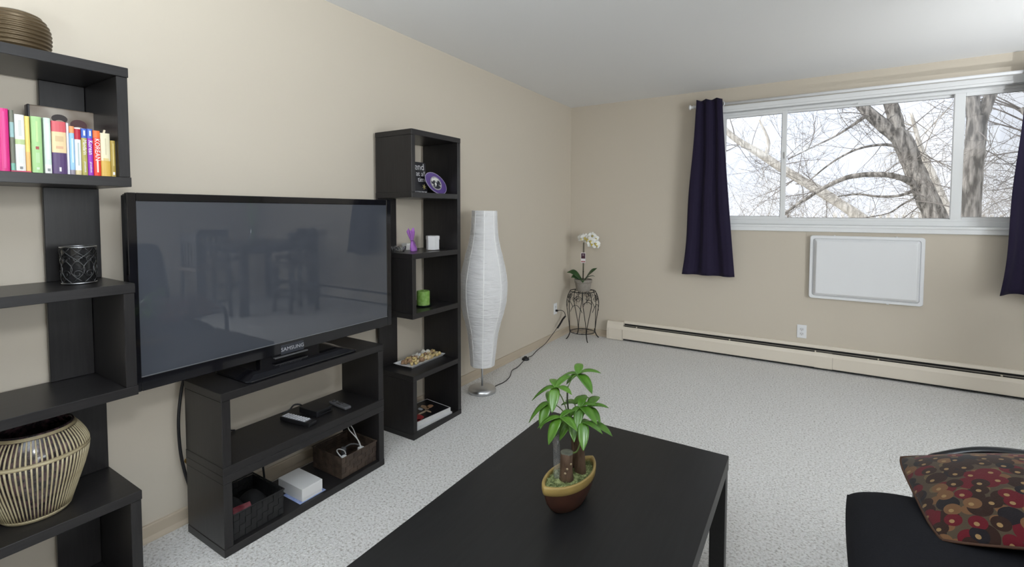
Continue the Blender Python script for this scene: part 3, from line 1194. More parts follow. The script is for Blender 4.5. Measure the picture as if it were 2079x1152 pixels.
for r_i, row in enumerate(ms):
    zz = (.082, .087, .089, .090, .091, .091, .091)[r_i]
    V.append([Vector((p.x, p.y, zz + random.uniform(-.002, .002))) for p in row])
loft(bm, V, False, True)
bmesh.ops.recalc_face_normals(bm, faces=bm.faces[:])
mo = obj('moss', bm, MOSS, mt, True)
# loose tufts on the moss
bm = new_bm()
for k in range(1100):
    a, s = random.uniform(0, 2 * PI), math.sqrt(random.random()) * .86
    c, sn = math.cos(a), math.sin(a)
    q = Matrix.Rotation(ROTZ, 3, 'Z') @ Vector((.055 * s * (abs(sn) ** 1.45) * (1 if sn > 0 else -1), .119 * s * c, .089))
    d = Vector((random.uniform(-1, 1), random.uniform(-1, 1), random.uniform(.1, .8))).normalized() * random.uniform(.004, .010)
    w = d.cross(Vector((random.random(), random.random(), random.random()))).normalized() * .0009
    vs = [bm.verts.new(q - w), bm.verts.new(q + w), bm.verts.new(q + d + w * .6), bm.verts.new(q + d - w * .6)]
    bm.faces.new(vs)
mf = obj('moss_fibre', bm, MOSS, mt)
mf['kind'] = 'stuff'
BARK = mat('money_tree_bark', (0.055, 0.030, 0.017), .75, color2=(0.115, 0.070, 0.042), nscale=16, stretch=(6, 6, 1.2), bump=.7, bdist=.004)
CUT = mat('cut_wood', (0.16, 0.16, 0.12), .8, color2=(0.09, 0.10, 0.08), nscale=40)


def trunk(name, pts, rs, n=14):
    bm = new_bm()
    tube(bm, pts, rs, n)
    for v in bm.verts:
        v.co.x += random.uniform(-.0008, .0008)
        v.co.y += random.uniform(-.0008, .0008)
    return obj(name, bm, BARK, mt, True)


t1 = trunk('trunk', [(.002, -.028, .078), (.001, -.028, .11), (.001, -.027, .14), (.002, -.026, .168)], [.023, .019, .0185, .018])
bm = new_bm()
lathe(bm, [(.0185, 0), (.0185, .003), (.015, .0045), (0, .005)], 16)
obj('cut_top', bm, CUT, t1, True, loc=(.002, -.026, .166))
trunk('trunk', [(.020, .030, .078), (.018, .030, .12), (.016, .028, .17), (.014, .026, .215)], [.019, .016, .015, .014])
trunk('trunk', [(.000, .048, .078), (-.002, .046, .14), (-.004, .040, .20)], [.015, .013, .012])
for (dz, an) in ((.115, -1.3), (.128, -1.0), (.098, -2.2), (.14, -.3)):
    bm = new_bm()
    lathe(bm, [(0, -.002), (.0035, -.001), (.0032, .001), (0, .002)], 8)
    obj('leaf_scar', bm, mat('scar', (.30, .24, .15), .8), t1, True, loc=(.001 + .0187 * math.cos(an), -.0275 + .0187 * math.sin(an), dz), rot=(0, PI / 2, an))
bm = new_bm()
fpts = [(-.024, -.042, .09), (-.026, -.043, .16), (-.030, -.044, .235)]
rows = []
for p in fpts:
    p = Vector(p)
    rows.append([p + Vector((-.010, .004, 0)), p + Vector((0, -.004, 0)), p + Vector((.012, .006, 0))])
loft(bm, rows, False, False, closed=False)
fo = obj('plastic_film', bm, FILM, mt, True)
md = fo.modifiers.new('thickness', 'SOLIDIFY')
md.thickness = .0006
GSTEM = mat('green_stem', (0.11, 0.17, 0.045), .5)
DSTEM = mat('dark_stem', (0.035, 0.045, 0.02), .5)
LEAFG = mat('money_tree_leaf', (0.042, 0.122, 0.010), .28, color2=(0.078, 0.185, 0.020), nscale=14, spec=.6)
ML = Vector(mt.location)
hubs = [
    ((1.627, -3.42, 0.824), [(1.567, -3.43, 0.802), (1.693, -3.40, 0.834), (1.690, -3.46, 0.790), (1.605, -3.455, 0.800), (1.606, -3.36, 0.838)]),
    ((1.593, -3.50, 0.802), [(1.526, -3.525, 0.757), (1.606, -3.55, 0.747), (1.653, -3.52, 0.800), (1.617, -3.445, 0.826), (1.555, -3.46, 0.808)]),
    ((1.573, -3.50, 0.752), [(1.521, -3.535, 0.692), (1.568, -3.55, 0.690), (1.598, -3.53, 0.742), (1.545, -3.44, 0.762)]),
    ((1.630, -3.545, 0.738), [(1.617, -3.592, 0.675), (1.693, -3.57, 0.724), (1.573, -3.575, 0.705), (1.655, -3.50, 0.748)]),
    ((1.656, -3.47, 0.748), [(1.670, -3.52, 0.703), (1.722, -3.50, 0.722), (1.638, -3.505, 0.722), (1.700, -3.44, 0.752), (1.648, -3.41, 0.762)]),
    ((1.668, -3.43, 0.735), [(1.722, -3.41, 0.738), (1.712, -3.45, 0.705), (1.672, -3.36, 0.745)]),
    ((1.680, -3.50, 0.718), [(1.700, -3.545, 0.660), (1.738, -3.50, 0.700), (1.690, -3.45, 0.700)]),
    ((1.670, -3.44, 0.690), [(1.748, -3.45, 0.676), (1.700, -3.40, 0.672)]),
    ((1.612, -3.46, 0.705), [(1.575, -3.50, 0.660), (1.600, -3.52, 0.662), (1.650, -3.49, 0.660), (1.630, -3.40, 0.700)]),
    ((1.640, -3.49, 0.712), [(1.625, -3.54, 0.668), (1.668, -3.535, 0.672), (1.600, -3.50, 0.690), (1.685, -3.47, 0.690)]),
    ((1.622, -3.43, 0.735), [(1.580, -3.41, 0.730), (1.640, -3.36, 0.735), (1.655, -3.40, 0.752), (1.590, -3.46, 0.735)]),
]


def leaflet(a, b, w, droop):
    a, b = Vector(a), Vector(b)
    d = b - a
    mid = a + d * .5 + Vector((0, 0, droop))
    return [a, a + d * .25 + Vector((0, 0, droop * .85)), mid, a + d * .78 + Vector((0, 0, droop * .6)), b]


for hi_, (h, tips) in enumerate(hubs):
    h = Vector(h) - ML
    for tp in tips:
        tp = Vector(tp) - ML
        ln = (tp - h).length
        strap_leaf(leaflet(h, tp, .2, ln * .10), ln * .21, LEAFG, mt, 'leaf', fold=.30)
    src = Vector((-.010, .02, .24)) if hi_ in (1, 2, 3, 8) else Vector((.010, .03, .21))
    if hi_ == 0:
        src = Vector((-.017, .015, .34))
    bm = new_bm()
    tube(bm, spline([src, (src + h) / 2 + Vector((0, 0, .012)), h], 5), .0016, 6)
    obj('leaf_stalk', bm, GSTEM, mt, True)
bm = new_bm()
tube(bm, spline([(.014, .026, .205), (-.005, .02, .24), (-.016, .015, .29), (-.017, .015, .345)], 5), .0026, 8)
obj('stem', bm, DSTEM, mt, True)
bm = new_bm()
tube(bm, spline([(.004, -.020, .165), (.030, -.020, .175), (.042, -.02, .215), (.040, -.02, .262)], 5), .0024, 8)
obj('stem', bm, GSTEM, mt, True)

# ------------------------------------------------------------------ futon with cushion
FUT = mat('black_futon_cloth', (0.0150, 0.0155, 0.0185), .95, color2=(0.018, 0.0185, 0.022), nscale=180, spec=.1, sheen=0, bump=.12, bdist=.002)
ft = thing('futon', 'black futon with tubular metal arm and thick mattress', 'sofa', (2.85, -3.70, 0))
L = Vector(ft.location)


def pillow(sx, sy, sz, n=28, p=4.0, puff=1.0, edge=.35):
    """Soft slab centred at the origin, half sizes sx, sy, sz."""
    bm = new_bm()
    top, bot = {}, {}
    for i in range(n + 1):
        for j in range(n + 1):
            u, v = -1 + 2 * i / n, -1 + 2 * j / n
            du = math.copysign(1 - (1 - abs(u)) ** 1.25, u)
            dv = math.copysign(1 - (1 - abs(v)) ** 1.25, v)
            x = du * sx * (1 - .05 * abs(dv) ** 5)
            y = dv * sy * (1 - .05 * abs(du) ** 5)
            f = (max(0, 1 - abs(du) ** p) * max(0, 1 - abs(dv) ** p)) ** edge
            rim = i in (0, n) or j in (0, n)
            top[i, j] = bm.verts.new((x, y, sz * f * puff))
            bot[i, j] = top[i, j] if rim else bm.verts.new((x, y, -sz * f))
    for i in range(n):
        for j in range(n):
            bm.faces.new((top[i, j], top[i + 1, j], top[i + 1, j + 1], top[i, j + 1]))
            q = (bot[i, j], bot[i, j + 1], bot[i + 1, j + 1], bot[i + 1, j])
            bm.faces.new(q)
    return bm


bm = pillow(.42, .94, .105, 44, 5.0, 1.0, .50)
bmesh.ops.translate(bm, verts=bm.verts[:], vec=Vector((2.742, -3.660, .345)) - L)
obj('seat_mattress', bm, FUT, ft, True)
bm = pillow(.40, .93, .085, 24, 8.0, 1.0, .4)
bmesh.ops.rotate(bm, verts=bm.verts[:], cent=(0, 0, 0), matrix=Matrix.Rotation(math.radians(-72), 3, 'Y'))
bmesh.ops.translate(bm, verts=bm.verts[:], vec=Vector((3.24, -3.665, .66)) - L)
obj('back_mattress', bm, FUT, ft, True)
TUBEM = mat('black_gloss_tube', (0.012, 0.014, 0.018), .22, metal=0.3, coat=.5)
for y in (-2.570, -4.76):
    bm = new_bm()
    pts = spline([(2.56, y, .008), (2.56, y, .25), (2.565, y, .37), (2.585, y, .440), (2.625, y, .472), (2.715, y, .513), (2.82, y, .530), (2.96, y, .528), (3.10, y, .50), (3.20, y, .42), (3.24, y, .25), (3.24, y, .008)], 8)
    tube(bm, [p - L for p in pts], .016, 14)
    obj('arm_tube', bm, TUBEM, ft, True)
for x in (2.53, 3.24):
    bm = new_bm()
    tube(bm, [Vector((x, -4.755, .225)) - L, Vector((x, -2.575, .225)) - L], .015, 12)
    obj('rail', bm, TUBEM, ft, True)
for k in range(9):
    y = -4.5 + k * .21
    obj('slat', bbox(2.53 - L.x, 3.24 - L.x, y - .02 - L.y, y + .02 - L.y, .240, .252, .001), TUBEM, ft)


def cushion_mat():
    m, nt, b = node_mat('circle_pattern_cushion')
    tc = nt.nodes.new('ShaderNodeTexCoord')
    mp = nt.nodes.new('ShaderNodeMapping')
    nt.links.new(tc.outputs['Object'], mp.inputs['Vector'])
    # flat print: use the plane of the cushion only
    sx = nt.nodes.new('ShaderNodeSeparateXYZ')
    cx = nt.nodes.new('ShaderNodeCombineXYZ')
    nt.links.new(mp.outputs['Vector'], sx.inputs['Vector'])
    nt.links.new(sx.outputs['X'], cx.inputs['X'])
    nt.links.new(sx.outputs['Y'], cx.inputs['Y'])

    def layer(scale, rad, off, soft=.02, rnd=.55):
        ad = nt.nodes.new('ShaderNodeVectorMath')
        ad.operation = 'ADD'
        ad.inputs[1].default_value = off
        nt.links.new(cx.outputs['Vector'], ad.inputs[0])
        vo = nt.nodes.new('ShaderNodeTexVoronoi')
        vo.voronoi_dimensions = '2D'
        vo.inputs['Scale'].default_value = scale
        vo.inputs['Randomness'].default_value = rnd
        nt.links.new(ad.outputs['Vector'], vo.inputs['Vector'])
        lt = nt.nodes.new('ShaderNodeMath')
        lt.operation = 'LESS_THAN'
        lt.inputs[1].default_value = rad
        nt.links.new(vo.outputs['Distance'], lt.inputs[0])
        sp = nt.nodes.new('ShaderNodeSeparateColor')
        nt.links.new(vo.outputs['Color'], sp.inputs['Color'])
        return lt.outputs['Value'], sp.outputs['Red']

    def ramp(sock, cols):
        ra = nt.nodes.new('ShaderNodeValToRGB')
        ra.color_ramp.interpolation = 'CONSTANT'
        e = ra.color_ramp.elements
        e[0].position, e[0].color = 0, (*cols[0], 1)
        e[1].position, e[1].color = 1 / len(cols), (*cols[1], 1)
        for i, c in enumerate(cols[2:], 2):
            q = e.new(i / len(cols))
            q.color = (*c, 1)
        nt.links.new(sock, ra.inputs['Fac'])
        return ra.outputs['Color']

    def mix(fac, a, bcol):
        mx = nt.nodes.new('ShaderNodeMix')
        mx.data_type = 'RGBA'
        nt.links.new(fac, mx.inputs['Factor'])
        if isinstance(a, tuple):
            mx.inputs['A'].default_value = (*a, 1)
        else:
            nt.links.new(a, mx.inputs['A'])
        if isinstance(bcol, tuple):
            mx.inputs['B'].default_value = (*bcol, 1)
        else:
            nt.links.new(bcol, mx.inputs['B'])
        return mx.outputs['Result']

    BR, RE, TA, NV_, OL = (0.030, 0.013, 0.009), (0.115, 0.007, 0.014), (0.17, 0.085, 0.038), (0.014, 0.011, 0.014), (0.135, 0.095, 0.045)
    f1, c1 = layer(21, .42, (0, 0, 0))
    f2, c2 = layer(17, .46, (.31, .17, 0))
    f4, c4 = layer(19, .30, (.83, .41, 0))
    col = mix(f4, (0.075, 0.055, 0.035), ramp(c4, [TA, OL, TA]))
    col = mix(f2, col, ramp(c2, [BR, RE, NV_, BR, RE]))
    col = mix(f1, col, ramp(c1, [NV_, BR, RE, BR, TA, BR]))
    f3, c3 = layer(21, .125, (0.004, 0.004, 0))
    col = mix(f3, col, (0.30, 0.19, 0.085))
    nt.links.new(col, b.inputs['Base Color'])
    b.inputs['Roughness'].default_value = .85
    b.inputs['Specular IOR Level'].default_value = .2
    b.inputs['Sheen Weight'].default_value = .15
    n = nt.nodes.new('ShaderNodeTexNoise')
    n.inputs['Scale'].default_value = 300
    nt.links.new(tc.outputs['Object'], n.inputs['Vector'])
    bu = nt.nodes.new('ShaderNodeBump')
    bu.inputs['Strength'].default_value = .25
    bu.inputs['Distance'].default_value = .002
    nt.links.new(n.outputs['Fac'], bu.inputs['Height'])
    nt.links.new(bu.outputs['Normal'], b.inputs['Normal'])
    return m


c_ex = Vector((1, .056, .25)).normalized()
c_ey = Vector((-.026, .468, .020)).normalized()
c_ez = c_ex.cross(c_ey).normalized()
c_ey = c_ez.cross(c_ex)
c_m = Matrix((c_ex, c_ey, c_ez)).transposed()
c_c = (Vector((2.493, -2.624, .46)) + Vector((2.519, -3.092, .44))) / 2 + c_ex * .232
cu = thing('throw_cushion', 'throw cushion with red, brown and tan circles on the black futon', 'cushion', c_c, c_m.to_euler())
CUSH = cushion_mat()
bm = pillow(.234, .234, .064, 30, 2.4, 1.0, .75)
obj('cover', bm, CUSH, cu, True)
bm = new_bm()
rim = []
for (a, b_) in (((-1, -1), (1, -1)), ((1, -1), (1, 1)), ((1, 1), (-1, 1)), ((-1, 1), (-1, -1))):
    for k in range(14):
        t = k / 14
        u, v = a[0] + (b_[0] - a[0]) * t, a[1] + (b_[1] - a[1]) * t
        rim.append(Vector((math.copysign(1 - (1 - abs(u)) ** 1.25, u) * .234 * (1 - .05 * abs(math.copysign(1 - (1 - abs(v)) ** 1.25, v)) ** 5), math.copysign(1 - (1 - abs(v)) ** 1.25, v) * .234 * (1 - .05 * abs(math.copysign(1 - (1 - abs(u)) ** 1.25, u)) ** 5), 0)))
rim.append(rim[0])
tube(bm, rim, .0035, 6, False)
obj('piping', bm, mat('cushion_piping', (.075, .035, .02), .8), cu, True)

# ------------------------------------------------------------------ books on the zigzag shelf
PAGES = mat('book_pages', (0.62, 0.58, 0.48), .9, color2=(0.50, 0.46, 0.37), nscale=30, stretch=(1, 40, 1))
BZ = LV[4] + TH + .0004
XB = 0.296


def cmat(c, r=.45):
    return mat('cover_%d_%d_%d' % tuple(int(v * 999) for v in c), c, r)


def book(label, y0, y1, ztop, col, bands=(), depth=.115, z0=None, xb=XB, title=None, tcol=(.8, .8, .8), tsize=.009, tz=None, marks=(), name='book'):
    z0 = BZ if z0 is None else z0
    root = thing(name, label, 'book', (xb - depth / 2, (y0 + y1) / 2, z0), group='books on the upper shelf')
    L = Vector(root.location)
    ct_ = min(.0016, (y1 - y0) * .14)
    bm = new_bm()
    h = ztop - z0
    yA, yB = y0 - L.y, y1 - L.y
    xA, xF = -depth / 2, depth / 2
    w = (y1 - y0) / 2
    # U-shaped cover with a gently rounded spine
    sp = []
    for k in range(7):
        a = -PI / 2 + PI * k / 6
        sp.append((xF - .004 + .004 * math.cos(a), w * math.sin(a) if k not in (0, 6) else w * math.sin(a)))
    outer = [(xA, -w)] + sp + [(xA, w)]
    inner = [(xA, w - ct_), (xF - .006, w - ct_), (xF - .006, -w + ct_), (xA, -w + ct_)]
    ring = outer + inner
    loft(bm, [[Vector((x, y, 0)) for x, y in ring], [Vector((x, y, h)) for x, y in ring]])
    bmesh.ops.recalc_face_normals(bm, faces=bm.faces[:])
    obj('cover', bm, cmat(col), root)
    obj('pages', bbox(xA + .002, xF - .0055, -w + ct_ + .0001, w - ct_ - .0001, .002, h - .002, 0), PAGES, root)
    for (fa, fb, bc) in bands:
        bm = new_bm()
        rg = [(x + .0003 * (1 if x > xF - .0039 else 0), y * 1.01) for x, y in sp] + [(xF - .005, w * .9), (xF - .005, -w * .9)]
        loft(bm, [[Vector((x, y, h * fa)) for x, y in rg], [Vector((x, y, h * fb)) for x, y in rg]])
        bmesh.ops.recalc_face_normals(bm, faces=bm.faces[:])
        obj('spine_band', bm, cmat(bc), root)
    for (fa, fb, fw_, mc) in marks:
        obj('spine_mark', bbox(xF - .001, xF + .0007, -w * fw_, w * fw_, h * fa, h * fb, 0), cmat(mc), root)
    if title:
        for (tt, sz, fz) in title:
            text_part('spine_title', tt, sz, cmat(tcol), root, (xF + .0006, 0, h * fz), (0, 0, -1), (0, 1, 0), 'CENTER')
    return root


# flat pink booklet that three of the books stand on
bk0 = tag(obj('booklet', bbox(XB - .13, XB + .001, -4.3395, -4.298, BZ, BZ + .0035, .0005), cmat((.55, .07, .14))), 'thin pink booklet lying flat under the pale books', 'booklet')
Z2 = BZ + .0039
BK = [
    ('tall thick hot pink book at the outer end of the row', -4.362, -4.340, 1.604, (.62, .025, .20), dict(marks=[(.05, .95, .25, (.66, .06, .26))])),
    ('thin teal and brown book beside the hot pink one', -4.3385, -4.3295, 1.602, (.16, .17, .13), dict(bands=[(.55, .8, (.28, .44, .44)), (0, .12, (.20, .45, .36))], z0=Z2)),
    ('white book with a green leaf band on its spine', -4.3285, -4.308, 1.592, (.74, .74, .72), dict(bands=[(.47, .56, (.45, .55, .28))], marks=[(.62, .9, .3, (.55, .56, .54)), (.14, .4, .45, (.63, .64, .62)), (.03, .075, .3, (.22, .22, .22))], z0=Z2)),
    ('thin yellow book between the white and green books', -4.3075, -4.2975, 1.590, (.78, .60, .17), dict(bands=[(.0, .35, (.78, .45, .16))], z0=Z2)),
    ('light green book with a small red square on its spine', -4.295, -4.272, 1.592, (.36, .58, .26), dict(marks=[(.42, .47, .30, (.36, .07, .06)), (.55, .92, .2, (.48, .64, .30)), (.06, .10, .25, (.62, .72, .55)), (.18, .36, .35, (.43, .62, .34))])),
    ('white and mint book between the green and tricolour books', -4.268, -4.2525, 1.592, (.62, .74, .66), dict(bands=[(0, .16, (.78, .78, .76))], marks=[(.25, .9, .35, (.72, .78, .74)), (.04, .09, .4, (.25, .25, .25))])),
    ('thick book banded pink, cream and purple', -4.251, -4.2185, 1.586, (.085, .045, .135), dict(bands=[(.405, .80, (.76, .58, .34)), (.80, 1, (.60, .10, .12))], marks=[(.05, .13, .14, (.75, .72, .75)), (.62, .72, .55, (.62, .45, .26)), (.48, .53, .5, (.66, .40, .25))])),
    ('very thin white book beside the tricolour book', -4.2178, -4.2120, 1.584, (.74, .72, .78), {}),
    ('pale blue book with an orange top', -4.2115, -4.1995, 1.576, (.30, .52, .76), dict(bands=[(.86, 1, (.80, .30, .12)), (.0, .10, (.28, .25, .30))], marks=[(.25, .75, .3, (.62, .76, .86))])),
    ('white book with a dark red top', -4.1992, -4.1842, 1.574, (.80, .79, .78), dict(bands=[(.75, .97, (.45, .015, .04)), (0, .10, (.62, .52, .30))], marks=[(.2, .68, .2, (.42, .50, .50))])),
    ('olive phrasebook with a blue top', -4.1835, -4.1695, 1.573, (.42, .36, .10), dict(bands=[(.80, 1, (.06, .13, .50))], title=[('Mandarin', .0125, .60), ('phrasebook', .007, .18)], marks=[(.85, .96, .3, (.70, .74, .82))])),
    ('purple phrasebook with a blue top', -4.1690, -4.1555, 1.574, (.30, .035, .45), dict(bands=[(.80, 1, (.06, .13, .50))], title=[('Korean', .0150, .60), ('phrasebook', .007, .18)], marks=[(.85, .96, .3, (.70, .74, .82))])),
    ('bright red book with white capital lettering', -4.1548, -4.1370, 1.571, (.74, .045, .025), dict(bands=[(.84, 1, (.80, .16, .04))], title=[('KOREAN', .0175, .58)], marks=[(.08, .34, .22, (.78, .70, .62))])),
    ('cream book with a golden lower spine and a bookmark', -4.1365, -4.1120, 1.566, (.72, .66, .46), dict(bands=[(0, .36, (.62, .40, .08))], marks=[(.50, .88, .12, (.58, .52, .36)), (.36, .42, .55, (.66, .52, .22))])),
    ('short mustard book near the shelf end', -4.1115, -4.0985, 1.545, (.38, .27, .055), dict(marks=[(.05, .13, .4, (.78, .76, .72)), (.3, .92, .22, (.58, .47, .18))])),
    ('thin dark book at the shelf end', -4.0980, -4.0985 + .009, 1.544, (.055, .05, .045), dict(marks=[(.05, .08, .4, (.5, .5, .48))], depth=.09)),
]
for lab, y0, y1, zt, col, kw in BK:
    b = book(lab, y0, y1, zt, col, **kw)
    if 'bookmark' in lab:
        bm = bbox(-.005, .000, -.0035, .0015, 0, .02, .0003)
        obj('bookmark', bm, cmat((.72, .62, .45)), b, loc=(.045, -.001, 1.566 - BZ - .008), rot=(-.25, 0, 0))


# large picture book standing face out behind the row
def art_cover():
    m, nt, b = node_mat('picture_book_cover')
    tc = nt.nodes.new('ShaderNodeTexCoord')
    n = nt.nodes.new('ShaderNodeTexNoise')
    n.inputs['Scale'].default_value = 11
    n.inputs['Detail'].default_value = 2
    nt.links.new(tc.outputs['Object'], n.inputs['Vector'])
    ra = nt.nodes.new('ShaderNodeValToRGB')
    e = ra.color_ramp.elements
    e[0].position, e[0].color = .35, (.14, .095, .06, 1)
    e[1].position, e[1].color = .65, (.48, .43, .37, 1)
    nt.links.new(n.outputs['Fac'], ra.inputs['Fac'])
    nt.links.new(ra.outputs['Color'], b.inputs['Base Color'])
    b.inputs['Roughness'].default_value = .3
    return m


pb = thing('picture_book', 'large brown picture book standing face out behind the row of books', 'book', (.10, -4.175, BZ), (0, 0, 0), group='books on the upper shelf')
bm = bbox(-.012, .012, -.085, .085, 0, .2270, .004, 2)
obj('cover', bm, art_cover(), pb)
obj('spine', bbox(-.0125, .0126, -.0870, -.0775, 0, .2275, .003), cmat((.035, .033, .035)), pb)
for (cy_, cz, ry, rz_, cc) in ((-.010, .192, .020, .014, (.028, .018, .017)), (-.010, .176, .014, .012, (.42, .31, .23)), (.038, .178, .022, .018, (.075, .022, .025)), (.038, .158, .017, .014, (.52, .40, .29))):
    bm = new_bm()
    ring = [Vector((0, ry * math.cos(2 * PI * k / 24), rz_ * math.sin(2 * PI * k / 24))) for k in range(24)]
    loft(bm, [[p + Vector((.0118, cy_, cz)) for p in ring], [p + Vector((.0126 + .0002 * (cc[0] > .2), cy_, cz)) for p in ring]])
    bmesh.ops.recalc_face_normals(bm, faces=bm.faces[:])
    obj('cover_print', bm, cmat(cc), pb)

# ------------------------------------------------------------------ ribbed jar on top of the shelf
jr = thing('ribbed_jar', 'bronze brown round jar with horizontal ribs on top of the book shelf', 'jar', (.170, -4.292, LV[5] + TH + .0005))
prof = [(0, 0), (.052, 0)]
for k in range(60):
    t = k / 59
    z = .002 + .124 * t
    s = -1 + 2 * (z / .150)
    r = .079 * math.sqrt(max(.02, 1 - (abs((z - .060) / .082)) ** 2.6)) + .0022 * math.cos(2 * PI * z / .0122)
    prof.append((max(r, .03), z))
prof += [(.044, .129), (.040, .127), (.038, .115), (0, .113)]
bm = new_bm()
lathe(bm, prof, 48)
obj('body', bm, mat('bronze_glaze', (0.085, 0.058, 0.030), .38, metal=.35, color2=(.12, .085, .045), nscale=8), jr, True)

# ------------------------------------------------------------------ candle holder
hd = thing('candle_holder', 'dark openwork glass candle holder with silver tealight cup on the shelf', 'candle holder', (.158, -4.163, LV[3] + TH + .0005))
bm = new_bm()
lathe(bm, [(0, 0), (.040, 0), (.042, .003), (.0445, .118), (.0450, .122), (.0425, .122), (.040, .006), (0, .006)], 40)
SMOKE = mat('smoked_glass', (.10, .10, .105), .06, trans=.85, ior=1.45)
obj('glass', bm, SMOKE, hd, True)
FILI = mat('filigree_metal', (.10, .10, .105), .3, metal=.9)
for k in range(9):
    bm = new_bm()
    a0 = 2 * PI * k / 9
    tube(bm, [pol(.0436 + .0024 * t, a0 + .75 * math.sin(t * PI * 1.3), .006 + .112 * t) for t in [i / 14 for i in range(15)]], .0013, 5)
    tube(bm, [pol(.0436 + .0024 * t, a0 - .75 * math.sin(t * PI * 1.3), .006 + .112 * t) for t in [i / 14 for i in range(15)]], .0013, 5)
    for zc in (.035, .082):
        sp = []
        for i in range(16):
            th = i / 15 * 2.2 * PI
            rr = .013 * (1 - i / 22)
            sp.append(pol(.0452, a0 + .35 + rr * math.cos(th) / .045, zc + rr * math.sin(th)))
        tube(bm, sp, .0012, 5)
    obj('filigree', bm, FILI, hd, True)
for zz in (.004, .122):
    bm = new_bm()
    tube(bm, ring_pts(.0435 + .02 * zz, zz, 32), .0018, 6, False)
    obj('metal_rim', bm, CHROME, hd, True)
bm = new_bm()
lathe(bm, [(0, .0065), (.020, .0065), (.0215, .008), (.022, .024), (.0205, .024), (.020, .018), (0, .018)], 24)
obj('tealight_cup', bm, CHROME, hd, True)

# ------------------------------------------------------------------ large striped vase
vs = thing('striped_vase', 'large dark vase with cream vertical ribs on the low shelf', 'vase', (.168, -4.290, LV[1] + TH + .0005))
VP = [(.074, 0.0), (.079, .006), (.088, .035), (.104, .085), (.118, .130), (.1265, .168), (.129, .190), (.1275, .206), (.121, .225), (.110, .245), (.100, .260), (.095, .268), (.094, .274)]


def vrad(z):
    for (r0, z0), (r1, z1) in zip(VP[:-1], VP[1:]):
        if z <= z1:
            return r0 + (r1 - r0) * (z - z0) / (z1 - z0)
    return VP[-1][0]


INLAY = mat('mosaic_inlay', (.018, .014, .016), .14, color2=(.085, .045, .050), nscale=55, lo=.45, hi=.7, spec=.7)
CREAM = mat('cream_rib', (.46, .40, .26), .5, color2=(.36, .30, .18), nscale=25)
bm = new_bm()
lathe(bm, [(0, 0)] + VP + [(.089, .274), (.088, .262), (.100, .24), (.115, .19), (.08, .02), (0, .015)], 64)
obj('body', bm, INLAY, vs, True)
BANDM = mat('brown_band', (.20, .16, .09), .5, color2=(.30, .25, .15), nscale=30)
for (za, zb, bm_mat, pr_) in ((.0, .012, CREAM, .0032), (.188, .1905, BANDM, .0034), (.1905, .197, CREAM, .0030), (.197, .1995, BANDM, .0034), (.262, .270, BANDM, .0028)):
    bm = new_bm()
    zs = [za + (zb - za) * k / 4 for k in range(5)]
    lathe(bm, [(vrad(za) - .002, za)] + [(vrad(min(z, .277)) + pr_, z) for z in zs] + [(vrad(min(zb, .277)) - .002, zb)], 64)
    obj('band', bm, bm_mat, vs, True)


def rib_mesh(z0, z1, w):
    bm = new_bm()
    rr = []
    for k in range(9):
        z = z0 + (z1 - z0) * k / 8
        r = vrad(z)
        ww = w * r / .13
        rr.append([Vector((r - .002, -ww, z)), Vector((r + .0030, -ww * .75, z)), Vector((r + .0030, ww * .75, z)), Vector((r - .002, ww, z))])
    loft(bm, rr)
    bmesh.ops.recalc_face_normals(bm, faces=bm.faces[:])
    return bm


NR = 70
for (z0, z1) in ((.012, .188), (.198, .260)):
    first = obj('rib', rib_mesh(z0, z1, .0026), CREAM, vs, True)
    for k in range(1, NR):
        copy_part(first, vs, rot=(0, 0, 2 * PI * k / NR))

# ------------------------------------------------------------------ things on the narrow zigzag shelf
# friend plaque
SZ1_ = LV[4] + TH + .0005
pq = thing('quote_plaque', 'small black plaque with white words leaning on the narrow shelf', 'plaque', (.205, -2.590, SZ1_), (0, math.radians(-6), 0))
obj('board', bbox(-.006, .006, -.110, .072, 0, .190, .001), mat('plaque_black', (.012, .012, .016), .4), pq)
TXT = mat('plaque_white', (.62, .62, .64), .5)
for (s_, z_, y_, sz) in (('friend', .160, .058, .058), ('loves at all', .118, .064, .043), ('times', .083, .088, .043)):
    text_part('lettering', s_, sz, TXT, pq, (.0064, y_, z_), (0, 1, 0), (0, 0, 1), 'RIGHT', sx=1.0)
bm = new_bm()
for k in range(6):
    a = 2 * PI * k / 6 + .3
    tube(bm, [(.0068, .044, .040), (.0068, .044 + .017 * math.cos(a), .040 + .017 * math.sin(a))], [.0035, .0015], 6)
obj('flower_print', bm, mat('plaque_gold', (.35, .30, .12), .5), pq)
obj('base_strip', bbox(.004, .0068, -.070, .064, .002, .012, .0005), mat('plaque_strip', (.50, .50, .52), .6, color2=(.03, .03, .035), nscale=120), pq)

# oval plate
pl = thing('oval_plate', 'purple oval plate with a pale rim propped beside the quote plaque', 'plate', (.243, -2.468, SZ1_), (0, math.radians(-9), 0))


def oval(w, h, x, rotx=-.42, n=40):
    out = []
    for k in range(n):
        a = 2 * PI * k / n
        y, z = w * math.cos(a), h * math.sin(a)
        out.append(Vector((x, y * math.cos(rotx) - z * math.sin(rotx), y * math.sin(rotx) + z * math.cos(rotx) + .0655)))
    return out


